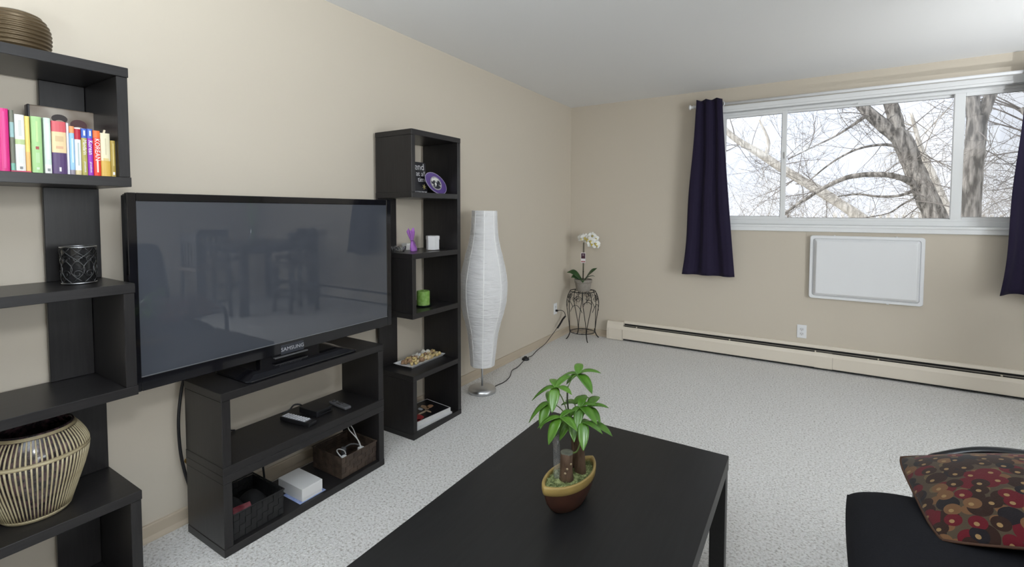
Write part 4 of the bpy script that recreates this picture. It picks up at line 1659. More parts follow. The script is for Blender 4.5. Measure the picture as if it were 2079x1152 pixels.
bm = new_bm()
loft(bm, [oval(.096, .056, -.004), oval(.099, .059, 0), oval(.098, .058, .003), oval(.090, .052, .002), oval(.055, .036, -.001)], True, True)
bmesh.ops.recalc_face_normals(bm, faces=bm.faces[:])
pl_b = obj('plate_body', bm, mat('purple_glaze', (.105, .060, .235), .35), pl, True)
bm = new_bm()
loft(bm, [oval(.0995, .0595, -.001), oval(.0995, .0595, .0036), oval(.0965, .0565, .0036), oval(.0965, .0565, .001)], False, False)
bmesh.ops.recalc_face_normals(bm, faces=bm.faces[:])
obj('rim', bm, mat('plate_edge', (.38, .34, .48), .4), pl)
bm = new_bm()
loft(bm, [oval(.052, .040, .0005), oval(.052, .040, .0030), oval(.046, .034, .0030)], True, True)
bmesh.ops.recalc_face_normals(bm, faces=bm.faces[:])
md_ = obj('medallion_rim', bm, mat('plate_grey', (.36, .34, .36), .4), pl)
bm = new_bm()
loft(bm, [oval(.045, .033, .0028), oval(.045, .033, .0036)], True, True)
bmesh.ops.recalc_face_normals(bm, faces=bm.faces[:])
obj('medallion', bm, mat('medallion_print', (.02, .02, .03), .4, color2=(.70, .70, .66), nscale=38, lo=.46, hi=.54), md_)

# crystal dish
SZ2_ = LV[3] + TH + .0005
gd = thing('glass_dish', 'small faceted clear glass dish on the narrow shelf', 'dish', (.140, -2.700, SZ2_))
bm = new_bm()
n_ = 16
def dring(r, z, j=0.0):
    return [Vector((r * math.cos(2 * PI * k / n_) * 1.0, r * math.sin(2 * PI * k / n_) * 1.0, z + (j if k % 2 else 0))) for k in range(n_)]
loft(bm, [dring(.034, 0), dring(.042, .012), dring(.046, .030, .004), dring(.040, .030, .004), dring(.036, .012), dring(.030, .006)], True, True)
bmesh.ops.recalc_face_normals(bm, faces=bm.faces[:])
CRY = mat('crystal', (.95, .97, .98), .03, trans=1.0, ior=1.5)
obj('bowl', bm, CRY, gd)
for k in range(9):
    a = random.uniform(0, 2 * PI)
    r = random.uniform(0, .026)
    bm = new_bm()
    bmesh.ops.create_icosphere(bm, subdivisions=1, radius=random.uniform(.006, .009))
    obj('glass_bead', bm, CRY, gd, loc=(r * math.cos(a), r * math.sin(a), .017 + random.uniform(0, .012)), rot=(random.random(), random.random(), 0))

# small white block box behind the bag
wb = thing('small_white_box', 'tiny white box standing behind the purple gift bag', 'box', (.075, -2.560, SZ2_))
obj('box_body', bbox(-.022, .022, -.026, .026, 0, .030, .003, 2), mat('white_card', (.78, .78, .74), .6), wb)
obj('lid', bbox(-.0235, .0235, -.0275, .0275, .028, .042, .003, 2), mat('white_card', (.78, .78, .74), .6), wb)

# purple organza bag
ob = thing('organza_bag', 'purple organza gift bag tied at the neck on the narrow shelf', 'bag', (.182, -2.615, SZ2_), (0, 0, .3))


def organza():
    m = bpy.data.materials.new('organza')
    m.use_nodes = True
    nt = m.node_tree
    nt.nodes.clear()
    o = nt.nodes.new('ShaderNodeOutputMaterial')
    t = nt.nodes.new('ShaderNodeBsdfTransparent')
    t.inputs['Color'].default_value = (.80, .58, .90, 1)
    d = nt.nodes.new('ShaderNodeBsdfDiffuse')
    d.inputs['Color'].default_value = (.50, .22, .66, 1)
    mx = nt.nodes.new('ShaderNodeMixShader')
    mx.inputs['Fac'].default_value = .55
    nt.links.new(t.outputs['BSDF'], mx.inputs[1])
    nt.links.new(d.outputs['BSDF'], mx.inputs[2])
    nt.links.new(mx.outputs['Shader'], o.inputs['Surface'])
    return m


ORG = organza()
bm = new_bm()
rings = []
for (z, ry, rx, off, fr) in ((0, .030, .014, 0, .0), (.004, .034, .017, 0, .0), (.020, .033, .016, -.004, .06), (.040, .024, .012, -.012, .10), (.056, .012, .008, -.019, .18), (.066, .007, .006, -.023, .2), (.080, .017, .011, -.027, .2), (.100, .027, .014, -.031, .22), (.118, .031, .017, -.034, .26), (.134, .030, .016, -.037, .24)):
    row = []
    for k in range(28):
        a = 2 * PI * k / 28
        f = 1 + fr * math.cos(5 * a + z * 40)
        row.append(Vector((rx * f * math.cos(a), off + ry * f * math.sin(a), z + (.010 * math.cos(4 * a) if z > .12 else 0))))
    rings.append(row)
loft(bm, rings, True, False)
obj('pouch', bm, ORG, ob, True)
bm = new_bm()
tube(bm, [Vector((.0075 * math.cos(2 * PI * k / 16), -.023 + .0085 * math.sin(2 * PI * k / 16), .066)) for k in range(17)], .0016, 6, False)
tube(bm, spline([(.008, -.02, .066), (.013, -.012, .055), (.014, -.004, .046)], 4), .0014, 6)
obj('ribbon', bm, mat('ribbon_purple', (.16, .03, .25), .5), ob)
bm = new_bm()
lathe(bm, [(0, .002), (.014, .002), (.016, .014), (.010, .024), (0, .026)], 16)
obj('pale_sweet', bm, mat('sweet_pale', (.75, .66, .78), .5), ob, True)

# hexagonal white box
hb = thing('hexagonal_box', 'white hexagonal box with a lid on the narrow shelf', 'box', (.190, -2.452, SZ2_), (0, 0, .52))


def hexr(r, z):
    return [Vector((r * math.cos(PI / 3 * k), r * math.sin(PI / 3 * k), z)) for k in range(6)]


WCARD = mat('white_textured_card', (.74, .74, .75), .7, bump=.3, nscale=90, bdist=.002)
bm = new_bm()
loft(bm, [hexr(.041, 0), hexr(.041, .066)])
bmesh.ops.recalc_face_normals(bm, faces=bm.faces[:])
obj('box_body', bm, WCARD, hb)
bm = new_bm()
loft(bm, [hexr(.0435, .064), hexr(.0435, .086), hexr(.0415, .0875)])
bmesh.ops.recalc_face_normals(bm, faces=bm.faces[:])
obj('lid', bm, WCARD, hb)

# small bronze charm
chm = thing('bronze_charm', 'small flat bronze charm lying before the hexagonal box', 'charm', (.236, -2.530, SZ2_), (0, 0, .9))
BRZ = mat('charm_bronze', (.10, .075, .04), .4, metal=.7)
bm = new_bm()
lathe(bm, [(0, 0), (.012, 0), (.013, .002), (.012, .004), (.008, .0035), (0, .004)], 16)
obj('disc', bm, BRZ, chm, True)
obj('strap', bbox(.010, .060, -.006, .006, 0, .003, .001), mat('charm_strap', (.03, .022, .018), .6), chm)

# candle
SZ3_ = LV[2] + TH + .0005
cd = thing('green_candle', 'mottled green pillar candle on a dark saucer on the narrow shelf', 'candle', (.190, -2.543, SZ3_))
bm = new_bm()
lathe(bm, [(0, .006), (.040, .006), (.0405, .010), (.0405, .088), (.038, .093), (.033, .094), (.028, .088), (0, .086)], 40)
obj('wax', bm, mat('green_wax', (.155, .32, .048), .55, color2=(.26, .44, .12), nscale=45, bump=.25, bdist=.002), cd, True)
bm = new_bm()
lathe(bm, [(0, 0), (.046, 0), (.053, .004), (.056, .009), (.053, .008), (.045, .006), (0, .0055)], 40)
obj('saucer', bm, mat('green_black_glass', (.006, .018, .012), .08), cd, True)
bm = new_bm()
tube(bm, [(0, 0, .086), (.001, 0, .098)], .001, 5)
obj('wick', bm, DARKGAP, cd)

# tray of shells and potpourri
SZ4_ = LV[1] + TH + .0005
tr = thing('shell_tray', 'white rectangular tray with shells and potpourri on the narrow shelf', 'tray', (.140, -2.518, SZ4_), (0, 0, math.radians(2)))
bm = new_bm()


def trr(w, l, z, bow=0.0):
    pts = []
    for (sx_, sy_) in ((1, -1), (1, 1), (-1, 1), (-1, -1)):
        pts.append(Vector((w * sx_, l * sy_, z)))
    out = []
    for k in range(4):
        a, b_ = pts[k], pts[(k + 1) % 4]
        for q in range(8):
            t = q / 8
            p = a.lerp(b_, t)
            if bow and k % 2 == 1:
                p.y += math.copysign(bow * math.sin(PI * t), p.y)
            if bow and k % 2 == 0:
                p.z += 0
            out.append(p)
    return out


loft(bm, [trr(.060, .145, 0), trr(.072, .162, .014, .006), trr(.075, .165, .016, .006), trr(.070, .159, .016, .006), trr(.058, .142, .004)], True, True)
bmesh.ops.recalc_face_normals(bm, faces=bm.faces[:])
obj('tray_body', bm, mat('white_ceramic', (.78, .78, .80), .25), tr)
shm = [mat('shell_cream', (.66, .55, .36), .5, color2=(.50, .36, .20), nscale=60), mat('shell_brown', (.20, .10, .055), .5, color2=(.42, .28, .16), nscale=50), mat('shell_yellow', (.68, .54, .24), .55, color2=(.55, .40, .18), nscale=60), mat('shell_white', (.74, .71, .64), .5)]
shells = []
for k in range(4):
    bm = new_bm()
    if k == 1:
        prof_s = [(.0, -.014), (.006, -.011), (.0105, -.004), (.011, .001), (.009, .006), (.0065, .009), (.006, .011), (.003, .0145), (0, .017)]
        lathe(bm, prof_s, 10)
    elif k == 3:
        lathe(bm, [(0, -.004), (.008, -.003), (.014, 0), (.012, .003), (.006, .005), (0, .006)], 10)
    else:
        bmesh.ops.create_icosphere(bm, subdivisions=2, radius=.011)
        for v in bm.verts:
            v.co.z *= .8
            v.co *= 1 + .18 * math.sin(8 * math.atan2(v.co.y, v.co.x))
    shells.append(obj('shell', bm, shm[k], tr, True))
used = [False] * 4
for k in range(78):
    u = random.uniform(-.052, .052)
    v = random.uniform(-.132, .140)
    kind = 3 if (.0 < v < .09 and u < -.012) else random.choice([0, 2, 0, 1, 2])
    if v < -.02 and random.random() < .35:
        kind = 1
    s = shells[kind] if not used[kind] else copy_part(shells[kind], tr)
    used[kind] = True
    s.location = (u, v, .014 + random.uniform(0, .018) * (1 - abs(u) / .08))
    s.rotation_euler = (random.uniform(0, 6), random.uniform(0, 6), random.uniform(0, 6))
    q = random.uniform(.75, 1.25) * (1.5 if kind == 3 else 1)
    s.scale = (q, q, q)

# magazines
SZ5_ = TH + .0005


def magazine(label, x0, x1, y0, y1, z0, z1, rz, cover):
    root = thing('magazine', label, 'magazine', ((x0 + x1) / 2, (y0 + y1) / 2, z0), (0, 0, rz), group='magazines on the lowest shelf')
    hx, hy, h = (x1 - x0) / 2, (y1 - y0) / 2, z1 - z0
    obj('pages', bbox(-hx + .001, hx - .001, -hy + .001, hy - .001, .0012, h - .0012, .0008), mat('magazine_pages', (.66, .66, .66), .8, color2=(.5, .5, .5), nscale=50, stretch=(1, 1, 30)), root)
    obj('back_cover', bbox(-hx, hx, -hy, hy, 0, .001, 0), mat('white_card2', (.70, .70, .72), .5), root)
    fc = obj('front_cover', bbox(-hx, hx, -hy, hy, h - .001, h, 0), mat('white_card2', (.70, .70, .72), .5), root)
    return root, fc, hx, hy, h


m1, fc1, hx, hy, h = magazine('magazine with mottled edge, lowest of the stack under the dark cover', .072, .300, -2.712, -2.402, SZ5_, SZ5_ + .010, math.radians(-3), None)
m2, fc2, hx, hy, h = magazine('thick white edged magazine with dark cover, top of the stack', .060, .284, -2.700, -2.400, SZ5_ + .0105, SZ5_ + .036, math.radians(-6), None)
obj('cover_photo', bbox(-hx + .006, hx - .006, -hy + .006, hy - .006, h, h + .0005, 0), mat('cover_dark', (.014, .013, .015), .25), fc2)
# printed figure patches on the dark cover
for (x, y, rx_, ry_, col, nm) in ((-.020, .050, .038, .020, (.42, .27, .16), 'hair'), (-.005, .078, .020, .028, (.36, .20, .11), 'hair2'), (-.02, .012, .020, .014, (.42, .44, .48), 'cloth'), (.030, -.010, .010, .042, (.45, .33, .22), 'arm'), (.040, .022, .030, .009, (.45, .33, .22), 'arm2'), (.062, -.088, .040, .050, (.34, .022, .030), 'red')):
    bm = new_bm()
    ring = [Vector((x + rx_ * (1 + .18 * math.sin(5 * k)) * math.cos(2 * PI * k / 20), y + ry_ * (1 + .18 * math.cos(7 * k)) * math.sin(2 * PI * k / 20), 0)) for k in range(20)]
    loft(bm, [[p + Vector((0, 0, h + .0004)) for p in ring], [p + Vector((0, 0, h + .0009)) for p in ring]])
    bmesh.ops.recalc_face_normals(bm, faces=bm.faces[:])
    obj('cover_print', bm, mat('print_' + nm, col, .35), fc2)
obj('masthead', bbox(.085, .100, -.130, -.085, h, h + .0009, 0), mat('print_white', (.6, .6, .6), .4), fc2)

# ------------------------------------------------------------------ things in the television bench
BZ1 = UH + .032 + .0005
r1 = thing('remote_control', 'black remote with silver keypad on the bench shelf', 'remote', (.235, -3.438, BZ1), (0, 0, math.radians(8)))
obj('body', bbox(-.085, .100, -.023, .023, 0, .018, .004, 2), BLACKP, r1)
obj('keypad', bbox(-.080, .070, -.019, .019, .0178, .0190, .0006), mat('keypad_silver', (.36, .36, .40), .35, metal=.3), r1)
kb = None
for i in range(9):
    for j in range(3):
        if kb is None:
            kb = obj('key', bbox(-.005, .005, -.0045, .0045, 0, .0028, .0008), mat('key_white', (.72, .72, .76), .4), r1)
            b = kb
        else:
            b = copy_part(kb, r1)
        b.location = (-.070 + i * .016, -.0125 + j * .0125, .019)
r2_ = thing('remote_control', 'grey slim remote beside the black set top box', 'remote', (.253, -3.217, BZ1), (0, 0, math.radians(-4)))
obj('body', bbox(-.070, .070, -.018, .018, 0, .014, .005, 2), mat('remote_grey', (.11, .11, .12), .4), r2_)
bm = new_bm()
tube(bm, [Vector((-.045 + .0105 * math.cos(2 * PI * k / 20), .0105 * math.sin(2 * PI * k / 20), .0145)) for k in range(21)], .0025, 6, False)
obj('control_ring', bm, mat('remote_dark', (.02, .02, .022), .3), r2_)
for k in range(3):
    for s in (-1, 1):
        obj('key', bbox(-.015 + k * .013 - .004, -.015 + k * .013 + .004, s * .008 - .004, s * .008 + .004, .0135, .0155, .0006), mat('remote_dark', (.02, .02, .022), .3), r2_)
stb = thing('set_top_box', 'low black set top box between the two remotes', 'media box', (.215, -3.325, BZ1), (0, 0, math.radians(4)))
obj('case', bbox(-.062, .062, -.046, .046, .002, .030, .003, 2), BLACKP, stb)
for sx_ in (-.05, .05):
    for sy_ in (-.035, .035):
        bm = new_bm()
        tube(bm, [(sx_, sy_, 0), (sx_, sy_, .003)], .006, 8)
        obj('foot', bm, DARKGAP, stb)
bm = new_bm()
tube(bm, spline([(-.06, -.02, .018), (-.082, -.026, .030), (-.092, -.05, .034), (-.10, -.07, .016), (-.112, -.10, .006)], 6), .004, 8)
obj('cable', bm, BLACKP, stb, True)
obj('front_strip', bbox(.0615, .0630, -.035, .035, .012, .018, .0003), GLOSSB, stb)
# cable loop at the left of the upper compartment
cb = tag(obj('cable', tube(new_bm(), spline([(.105, -3.790, BZ1 + .004), (.10, -3.74, BZ1 + .022), (.095, -3.69, BZ1 + .020), (.088, -3.64, BZ1 + .004)], 8), .0036, 8), BLACKP, None, True), 'short black cable at the closed end of the upper bench shelf', 'cable')


def basket(label, x0, x1, y0, y1, h, c1, c2, nu, nv):
    root = thing('woven_basket', label, 'basket', ((x0 + x1) / 2, (y0 + y1) / 2, .0325), group='woven baskets in the bench')
    hx, hy = (x1 - x0) / 2, (y1 - y0) / 2
    m = mat(label[:14], c1, .6, color2=c2, nscale=26, bump=.2)
    obj('bottom', bbox(-hx + .004, hx - .004, -hy + .004, hy - .004, 0, .005, 0), m, root)
    # flat woven straps as geometry: short pieces alternately proud and recessed
    fl = .006
    for side in range(4):
        bm = new_bm()
        along = nu if side % 2 == 0 else nv
        ln = hy if side % 2 == 0 else hx
        for i in range(along):
            for j in range(4):
                a0 = -ln + 2 * ln * i / along
                a1 = -ln + 2 * ln * (i + 1) / along
                z0, z1 = .004 + (h - .008) * j / 4, .004 + (h - .008) * (j + 1) / 4
                d = .0016 if (i + j) % 2 == 0 else 0
                tilt = fl * ((z0 + z1) / 2 / h)
                g = .0007
                if side == 0:
                    box(bm, hx - .005 + tilt, hx + d + tilt - .001, a0 + g, a1 - g, z0 + g, z1 - g)
                elif side == 2:
                    box(bm, -hx - d - tilt + .001, -hx + .005 - tilt, a0 + g, a1 - g, z0 + g, z1 - g)
                elif side == 1:
                    box(bm, a0 + g, a1 - g, hy - .005, hy + d - .001, z0 + g, z1 - g)
                else:
                    box(bm, a0 + g, a1 - g, -hy - d + .001, -hy + .005, z0 + g, z1 - g)
        obj('woven_side', bm, m, root)
    bm = new_bm()
    tube(bm, [(hx + fl, hy, h), (-hx - fl, hy, h), (-hx - fl, -hy, h), (hx + fl, -hy, h), (hx + fl, hy, h)], .0040, 6)
    obj('rim', bm, m, root)
    return root


basket('dark brown woven basket holding chargers, beside the white box', .130, .345, -3.285, -3.072, .105, (.034, .022, .016), (.075, .052, .038), 9, 9)
basket('black woven basket at the bench end nearer the striped vase', .120, .345, -3.787, -3.580, .108, (.007, .007, .008), (.012, .012, .013), 9, 9)
rs = tag(obj('folded_packet', bbox(-.026, .026, -.042, .042, 0, .010, .004, 2), mat('red_packet', (.12, .012, .020), .4, color2=(.24, .08, .09), nscale=35), None, loc=(.305, -3.738, .112), rot=(.05, .35, -.25)), 'red foil packet poking out of the black basket', 'packet')
# stuffing in the baskets
for k, (x, y) in enumerate(((.20, -3.72), (.22, -3.64))):
    tag(obj('cloth_pouch', pillow(.055, .040, .040, 12, 2.4, 1, .7), mat('dark_cloth', (.010, .010, .011), .9), None, True, loc=(x, y, .082)), ('dark cloth pouch in the black basket near the bench back panel' if k == 0 else 'dark cloth pouch in the black basket beside the white box'), 'pouch', 'pouches in the black basket')
# chargers in the brown basket
WCB = mat('white_cable', (.62, .62, .62), .45)
ch = thing('phone_charger', 'white phone charger with a looped cable in the brown basket', 'charger', (.30, -3.15, .075))
bm = new_bm()
tube(bm, spline([(.012, .010, .045), (.000, .006, .075), (-.012, .000, .105), (-.026, -.006, .140), (-.034, -.020, .165), (-.030, -.036, .170), (-.022, -.032, .145), (-.010, -.012, .112), (.004, .004, .080), (.014, .012, .046)], 8), .0024, 8)
obj('cable', bm, WCB, ch, True)
obj('plug', bbox(-.004, .024, .000, .026, .022, .048, .004, 2), mat('charger_white', (.80, .80, .80), .35), ch)
gp = thing('power_adapter', 'grey power adapter in the brown basket', 'adapter', (.235, -3.185, .078))
bm = new_bm()
tube(bm, [(0, 0, 0), (.002, 0, .045)], [.014, .012], 10)
obj('body', bm, mat('adapter_grey', (.10, .10, .105), .5), gp, True)
bm = new_bm()
tube(bm, spline([(.002, 0, .04), (.02, .03, .052), (.05, .055, .045), (.07, .06, .02)], 6), .004, 8)
obj('cable', bm, mat('adapter_grey', (.10, .10, .105), .5), gp, True)
wp = thing('white_plug', 'white plug with coiled cable at the basket corner', 'plug', (.300, -3.235, .078))
obj('body', bbox(-.010, .010, -.012, .012, .018, .040, .003, 2), mat('charger_white', (.80, .80, .80), .35), wp)
bm = new_bm()
tube(bm, spline([(0, -.010, .034), (-.020, -.015, .050), (-.045, -.005, .056), (-.055, .018, .050), (-.035, .030, .042), (-.010, .020, .036)], 6), .0028, 8)
obj('cable', bm, WCB, wp, True)
# white box on blue paper
bp = tag(obj('blue_leaflet', bbox(.222, .350, -3.506, -3.374, .0326, .0336, .0002), mat('blue_paper', (.24, .33, .66), .5, color2=(.42, .50, .74), nscale=60), None), 'blue printed leaflet lying under the white box', 'leaflet')
wbx = thing('white_box', 'white cardboard box on a blue leaflet in the lower bench', 'box', (.258, -3.442, .0342))
obj('box_body', bbox(-.088, .088, -.050, .050, 0, .046, .001), mat('box_white', (.70, .70, .70), .5), wbx)
obj('lid', bbox(-.0895, .0895, -.0515, .0515, .012, .0575, .0012), mat('box_white', (.70, .70, .70), .5), wbx)
# cables behind the lower bench compartment
tag(obj('cable', tube(new_bm(), spline([(.060, -3.62, .12), (.062, -3.56, .14), (.063, -3.48, .175), (.060, -3.40, .19), (.058, -3.30, .20)], 8), .005, 8), BLACKP, None, True), 'black cable slung behind the white box in the lower bench', 'cable')
tag(obj('cable', tube(new_bm(), spline([(.064, -3.55, .20), (.066, -3.51, .19), (.066, -3.505, .12), (.066, -3.50, .06), (.064, -3.50, .005)], 8), .005, 8), BLACKP, None, True), 'black cable dropping behind the white box to the carpet', 'cable')
# long cable hanging behind the bench end
hc = thing('television_cable', 'black cable looping down the wall at the bench end', 'cable', (.055, -3.85, .3))
L = Vector(hc.location)
bm = new_bm()
tube(bm, [p - L for p in spline([(.150, -3.830, .700), (.065, -3.822, .64), (.050, -3.833, .55), (.048, -3.841, .45), (.050, -3.838, .34), (.052, -3.826, .25), (.052, -3.806, .165), (.055, -3.790, .16), (.060, -3.775, .22)], 8)], .0062, 8)
obj('cable', bm, BLACKP, hc, True)
wc = thing('wall_jack', 'small brass coaxial wall jack behind the bench end', 'wall jack', (0, -3.795, .262))
bm = new_bm()
tube(bm, [(0, 0, 0), (.010, 0, 0)], .011, 6)
tube(bm, [(.010, 0, 0), (.024, 0, 0)], .0048, 10)
obj('fitting', bm, mat('brass', (.55, .36, .12), .35, metal=1.0), wc)

# ------------------------------------------------------------------ dining side (seen mirrored in the screen)
DW = mat('dining_wood', (.020, .014, .011), .35, color2=(.032, .022, .017), nscale=8, stretch=(1, 12, 12))
dt = thing('dining_table', 'dark counter height dining table reflected in the television screen', 'table', (4.75, -1.05, 0))
obj('table_top', bbox(-.58, .58, -.52, .52, .86, .90, .004), DW, dt)
obj('apron', frame_ring(-.52, .52, .78, .86, .02, -.46, .46, 0), DW, dt)
for sx_ in (-.53, .53):
    for sy_ in (-.47, .47):
        obj('leg', bbox(sx_ - .04, sx_ + .04, sy_ - .04, sy_ + .04, 0, .86, .003), DW, dt)


def dchair(label, loc, rz):
    root = thing('dining_chair', label, 'chair', (*loc, 0), (0, 0, rz), group='counter height dining chairs')
    for sx_ in (-.19, .19):
        obj('leg', bbox(sx_ - .018, sx_ + .018, -.20, -.164, 0, .60, .002), DW, root)
        obj('leg', bbox(sx_ - .018, sx_ + .018, .164, .20, 0, 1.06, .002), DW, root)
        obj('stretcher', bbox(sx_ - .010, sx_ + .010, -.164, .164, .20, .23, .001), DW, root)
    obj('stretcher', bbox(-.19, .19, -.19, -.172, .24, .28, .001), DW, root)
    obj('seat', bbox(-.215, .215, -.215, .215, .60, .65, .012, 2), mat('tan_seat', (.16, .12, .085), .6), root)
    obj('backrest', bbox(-.175, .175, .170, .192, .94, 1.05, .004), DW, root)
    for k in range(4):
        x = -.115 + k * .077
        obj('slat', bbox(x - .014, x + .014, .176, .188, .655, .94, .001), DW, root)
    return root


dchair('dark dining chair on the television side of the reflected table', (4.02, -.95), PI / 2)
dchair('dark dining chair on the camera side of the reflected table', (4.55, -1.80), PI)
dchair('dark dining chair on the window side of the reflected table', (4.95, -.33), 0)
dchair('dark dining chair on the far side of the reflected table', (5.52, -1.15), -PI / 2)
bv = thing('bamboo_vase', 'tall vase with bright green bamboo on the reflected table', 'vase', (4.75, -1.1, .9005))
bm = new_bm()
lathe(bm, [(0, 0), (.05, 0), (.055, .03), (.035, .16), (.04, .22), (.035, .22), (.03, .16), (.045, .03), (0, .02)], 20)
obj('vase_body', bm, CLEARG, bv, True)
for k, (dx, dy, h) in enumerate(((.01, 0, .62), (-.015, .01, .48), (.0, -.015, .42))):
    bm = new_bm()
    tube(bm, spline([(dx * .3, dy * .3, .025), (dx, dy, .25), (dx * 2.2, dy * 2, h * .8), (dx * 4 + .02, dy * 3, h)], 5), .007, 8)
    obj('stalk', bm, mat('bamboo_green', (.18, .48, .05), .4), bv, True)

# ------------------------------------------------------------------ outside: ground, hedge tangle, bare trees
GZ = -3.0
GR = mat('pale_ground', (.62, .60, .55), .9, color2=(.50, .47, .40), nscale=.6)
bm = new_bm()
vv = [bm.verts.new(c) for c in ((-60, .6, GZ), (80, .6, GZ), (80, 120, GZ), (-60, 120, GZ))]
bm.faces.new(vv)
bmesh.ops.recalc_face_normals(bm, faces=bm.faces[:])
struct(obj('ground', bm, GR), 'pale open ground beyond the window')
BK1 = mat('tree_bark', (.085, .080, .075), .9, color2=(.36, .345, .325), nscale=6, stretch=(3, 3, .7), lo=.40, hi=.60, bump=1.0, bdist=.05)
BK2 = mat('pale_bark', (.42, .40, .365), .9, color2=(.66, .64, .60), nscale=6, stretch=(3, 3, .8), lo=.38, hi=.6, bump=.8, bdist=.04)
TWIG = mat('twig_bark', (.23, .215, .205), .9)
TWIG2 = mat('pale_twig', (.40, .37, .33), .9)


def grow(bm, p, d, length, r, depth, rng, droop=0.0, n=4):
    """Recursive bare branch; returns nothing."""
    segs = 4
    pts, rs = [p.copy()], [r]
    q = p.copy()
    dd = d.normalized()
    for i in range(segs):
        dd = (dd + Vector((rng.uniform(-.22, .22), rng.uniform(-.22, .22), rng.uniform(-.16, .20) - droop))).normalized()
        q = q + dd * (length / segs)
        pts.append(q.copy())
        rs.append(max(.0022, r * (1 - .72 * (i + 1) / segs)))
    tube(bm, pts, rs, n, False)
    if depth <= 0:
        return
    k = rng.randint(3, 5)
    for i in range(k):
        t = rng.uniform(.25, 1.0)
        f = t * segs
        a = min(int(f), segs - 1)
        pos = pts[a].lerp(pts[a + 1], f - a)
        ax = dd.cross(Vector((rng.uniform(-1, 1), rng.uniform(-1, 1), rng.uniform(-1, 1)))).normalized()
        nd = Matrix.Rotation(rng.uniform(.45, 1.05), 3, ax) @ dd
        grow(bm, pos, nd, length * rng.uniform(.45, .72), max(.0024, rs[a] * .55), depth - 1, rng, droop, 3 if depth <= 1 else n)


def tree(name, label, polys, seed, m_trunk, m_twig, shoots, group='bare trees outside the window'):
    rng = random.Random(seed)
    base = Vector(polys[0][0][:3])
    root = thing(name, label, 'tree', (base.x, base.y, GZ), group=group)
    L = Vector(root.location)
    for pi_, poly in enumerate(polys):
        bm = new_bm()
        pts = [Vector(p[:3]) - L for p in poly]
        rs = [p[3] for p in poly]
        SP = spline(pts, 6)
        RR = []
        for i in range(len(SP)):
            f = i / (len(SP) - 1) * (len(rs) - 1)
            a = min(int(f), len(rs) - 2)
            RR.append((rs[a] + (rs[a + 1] - rs[a]) * (f - a)) * (1 + .05 * rng.uniform(-1, 1)))
        tube(bm, SP, RR, 10, True)
        obj('trunk' if pi_ == 0 else 'branch', bm, m_trunk, root, True)
    # finer branches and twigs
    bm = new_bm()
    for (p, d, ln, r, dep) in shoots:
        grow(bm, Vector(p) - L, Vector(d), ln, r, dep, rng, .02)
    o = obj('twigs', bm, m_twig, root, True)
    o['kind'] = 'stuff'
    return root


def auto_shoots(poly, n, ln, r, dep, rng, spread=(1, .6, 1), bias=(0, 0, .25)):
    out = []
    for k in range(n):
        f = rng.uniform(.15, 1) * (len(poly) - 1)
        a = min(int(f), len(poly) - 2)
        p = Vector(poly[a][:3]).lerp(Vector(poly[a + 1][:3]), f - a)
        d = Vector((rng.uniform(-1, 1) * spread[0] + bias[0], rng.uniform(-1, 1) * spread[1] + bias[1], rng.uniform(-1, 1) * spread[2] + bias[2]))
        out.append((p, d, ln * rng.uniform(.6, 1.3), r * rng.uniform(.6, 1.2), dep))
    return out


rg = random.Random(21)
T1 = [(4.70, 5.3, GZ, .20), (4.26, 5.0, -0.24, .170), (3.91, 5.0, 1.10, .153), (3.75, 5.0, 1.56, .146), (3.58, 5.0, 2.03, .136), (3.45, 5.0, 2.42, .135), (3.33, 5.0, 2.62, .118)]
T1a = [(3.37, 5.0, 2.52, .11), (3.07, 5.0, 2.85, .096), (2.84, 5.0, 3.15, .073), (2.66, 5.0, 3.46, .057), (2.48, 5.0, 3.90, .041)]
T1b = [(3.38, 5.02, 2.50, .12), (3.32, 5.05, 2.90, .098), (3.21, 5.1, 3.31, .087), (3.14, 5.1, 3.79, .063)]
ARCH = [(3.58, 4.95, 1.78, .060), (3.40, 4.8, 1.86, .046), (3.16, 4.7, 1.91, .043), (2.78, 4.7, 1.90, .038), (2.45, 4.7, 1.75, .032), (2.11, 4.7, 1.51, .024), (1.86, 4.7, 1.31, .020), (1.60, 4.7, 1.11, .015)]
B2 = [(3.41, 4.95, 2.35, .028), (3.17, 4.9, 2.40, .022), (2.85, 4.9, 2.35, .017), (2.52, 4.9, 2.16, .014), (2.17, 4.9, 1.84, .010)]
B3 = [(2.97, 4.95, 2.90, .030), (2.58, 4.9, 2.61, .016), (2.23, 4.9, 2.43, .012), (1.87, 4.9, 2.24, .009)]
B4 = [(3.66, 4.9, 1.70, .030), (3.40, 4.8, 1.58, .022), (3.13, 4.8, 1.57, .020), (2.87, 4.8, 1.61, .016), (2.60, 4.8, 1.58, .011)]
B5 = [(3.72, 4.95, 1.62, .020), (3.45, 4.8, 1.45, .014), (3.25, 4.7, 1.30, .010), (2.9, 4.7, 1.22, .008)]
sh = auto_shoots(ARCH, 8, .7, .009, 2, rg) + auto_shoots(B2, 6, .6, .007, 2, rg) + auto_shoots(B3, 8, .7, .008, 2, rg) + auto_shoots(T1a, 7, .9, .012, 2, rg) + auto_shoots(B4, 6, .5, .006, 2, rg) + auto_shoots(T1, 7, .8, .010, 2, rg, bias=(.2, 0, .2))
tree('bare_tree', 'thick leaning forked tree trunk filling the middle pane', [T1, T1a, T1b, ARCH, B2, B3, B4, B5], 3, BK1, TWIG, sh)
T2 = [(5.2, 7, GZ, .11), (4.75, 7, .17, .095), (4.49, 7, 1.06, .091), (4.27, 7, 1.61, .082), (4.12, 7, 2.07, .066), (3.96, 7, 2.54, .042), (3.80, 7, 3.20, .025)]
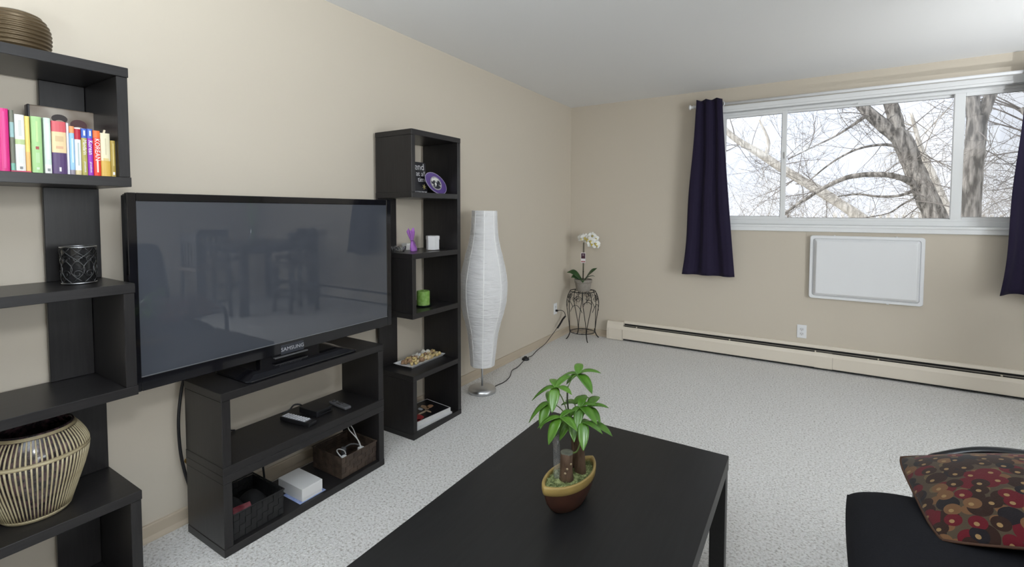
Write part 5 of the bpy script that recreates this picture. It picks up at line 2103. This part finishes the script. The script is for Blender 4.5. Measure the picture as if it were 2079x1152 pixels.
tree('bare_tree', 'pale slender tree behind the thick leaning trunk', [T2], 5, BK2, TWIG2, auto_shoots(T2, 16, 1.0, .012, 2, rg) + auto_shoots(T2[2:], 10, .9, .010, 2, rg))
T3 = [(4.10, 4, GZ, .15), (4.07, 4, .46, .118), (4.06, 4, 1.06, .114), (4.05, 4, 1.66, .114), (4.07, 4, 2.19, .108), (4.08, 4, 2.60, .104)]
T3a = [(4.08, 4, 2.50, .095), (4.01, 4, 2.91, .070), (3.95, 4, 3.30, .046)]
T3b = [(4.09, 4, 2.50, .088), (4.20, 4, 2.86, .062), (4.32, 4, 3.25, .040)]
tree('bare_tree', 'upright dark tree trunk behind the screened window pane', [T3, T3a, T3b], 8, BK1, TWIG, auto_shoots(T3, 6, .8, .010, 2, rg))
T4 = [(6.6, 8.2, GZ, .14), (4.26, 8, .22, .112), (3.26, 8, 1.12, .106), (2.35, 8, 1.83, .108), (1.77, 8, 2.24, .100), (1.15, 8, 2.73, .090), (.61, 8, 3.13, .072), (.03, 8, 3.78, .049)]
T4b = [(1.3, 8, 2.62, .05), (1.35, 8, 3.0, .035), (1.15, 8, 3.5, .02)]
tree('bare_tree', 'pale leaning tree slanting across the narrow sliding pane', [T4, T4b], 11, BK2, TWIG, auto_shoots(T4[2:], 26, 1.2, .012, 2, rg, bias=(-.3, 0, .1)))
T5 = [(7.6, 7.5, GZ, .14), (7.0, 7.5, 0.2, .11), (6.5, 7.5, 1.5, .09), (6.0, 7.5, 2.4, .07), (5.4, 7.5, 3.2, .045)]
tree('bare_tree', 'tangled bare tree beyond the dark upright trunk', [T5], 14, BK1, TWIG, auto_shoots(T5, 30, 1.4, .016, 2, rg, bias=(-.5, 0, .1)))
# shrubs along the lower edge of the view
for k, (x, y, h, lab) in enumerate(((1.0, 10.5, 4.3, 'bare pale shrub low behind the narrow sliding pane'), (2.5, 11.0, 4.5, 'bare pale shrub below the slanting tree'), (4.1, 11.5, 4.2, 'bare pale shrub under the arching branch'), (6.2, 13.0, 3.9, 'distant bare shrub beside the thick trunk'), (8.3, 12.0, 4.8, 'bare shrub behind the screened pane'))):
    rng = random.Random(40 + k)
    root = thing('bare_shrub', lab, 'shrub', (x, y, GZ), group='bare shrubs outside the window')
    for q in range(13):
        bm = new_bm()
        a = rng.uniform(0, 2 * PI)
        d = Vector((.35 * math.cos(a), .35 * math.sin(a), 1))
        grow(bm, Vector((.12 * math.cos(a), .12 * math.sin(a), 0)), d, h * rng.uniform(.8, 1.05), .035, 3, rng, 0, 3)
        o = obj('branch', bm, TWIG2, root, True)
# white fence far off
fe = thing('picket_fence', 'low white picket fence far beyond the trees', 'fence', (6.4, 16, GZ))
WPF = mat('white_fence_paint', (.80, .80, .78), .7)
for zz in (3.35, 4.0):
    obj('rail', bbox(-3.5, 2.5, -.03, .03, zz, zz + .08, 0), WPF, fe)
pk = obj('picket', bbox(-.05, .05, -.05, -.03, 3.0, 4.25, .01), WPF, fe)
pk.location = (-3.4, 0, 0)
for k in range(1, 28):
    copy_part(pk, fe, loc=(-3.4 + k * .215, 0, 0))
for x in (-3.4, -.4, 2.4):
    obj('post', bbox(x - .06, x + .06, .03, .12, 0, 4.3, .005), WPF, fe)
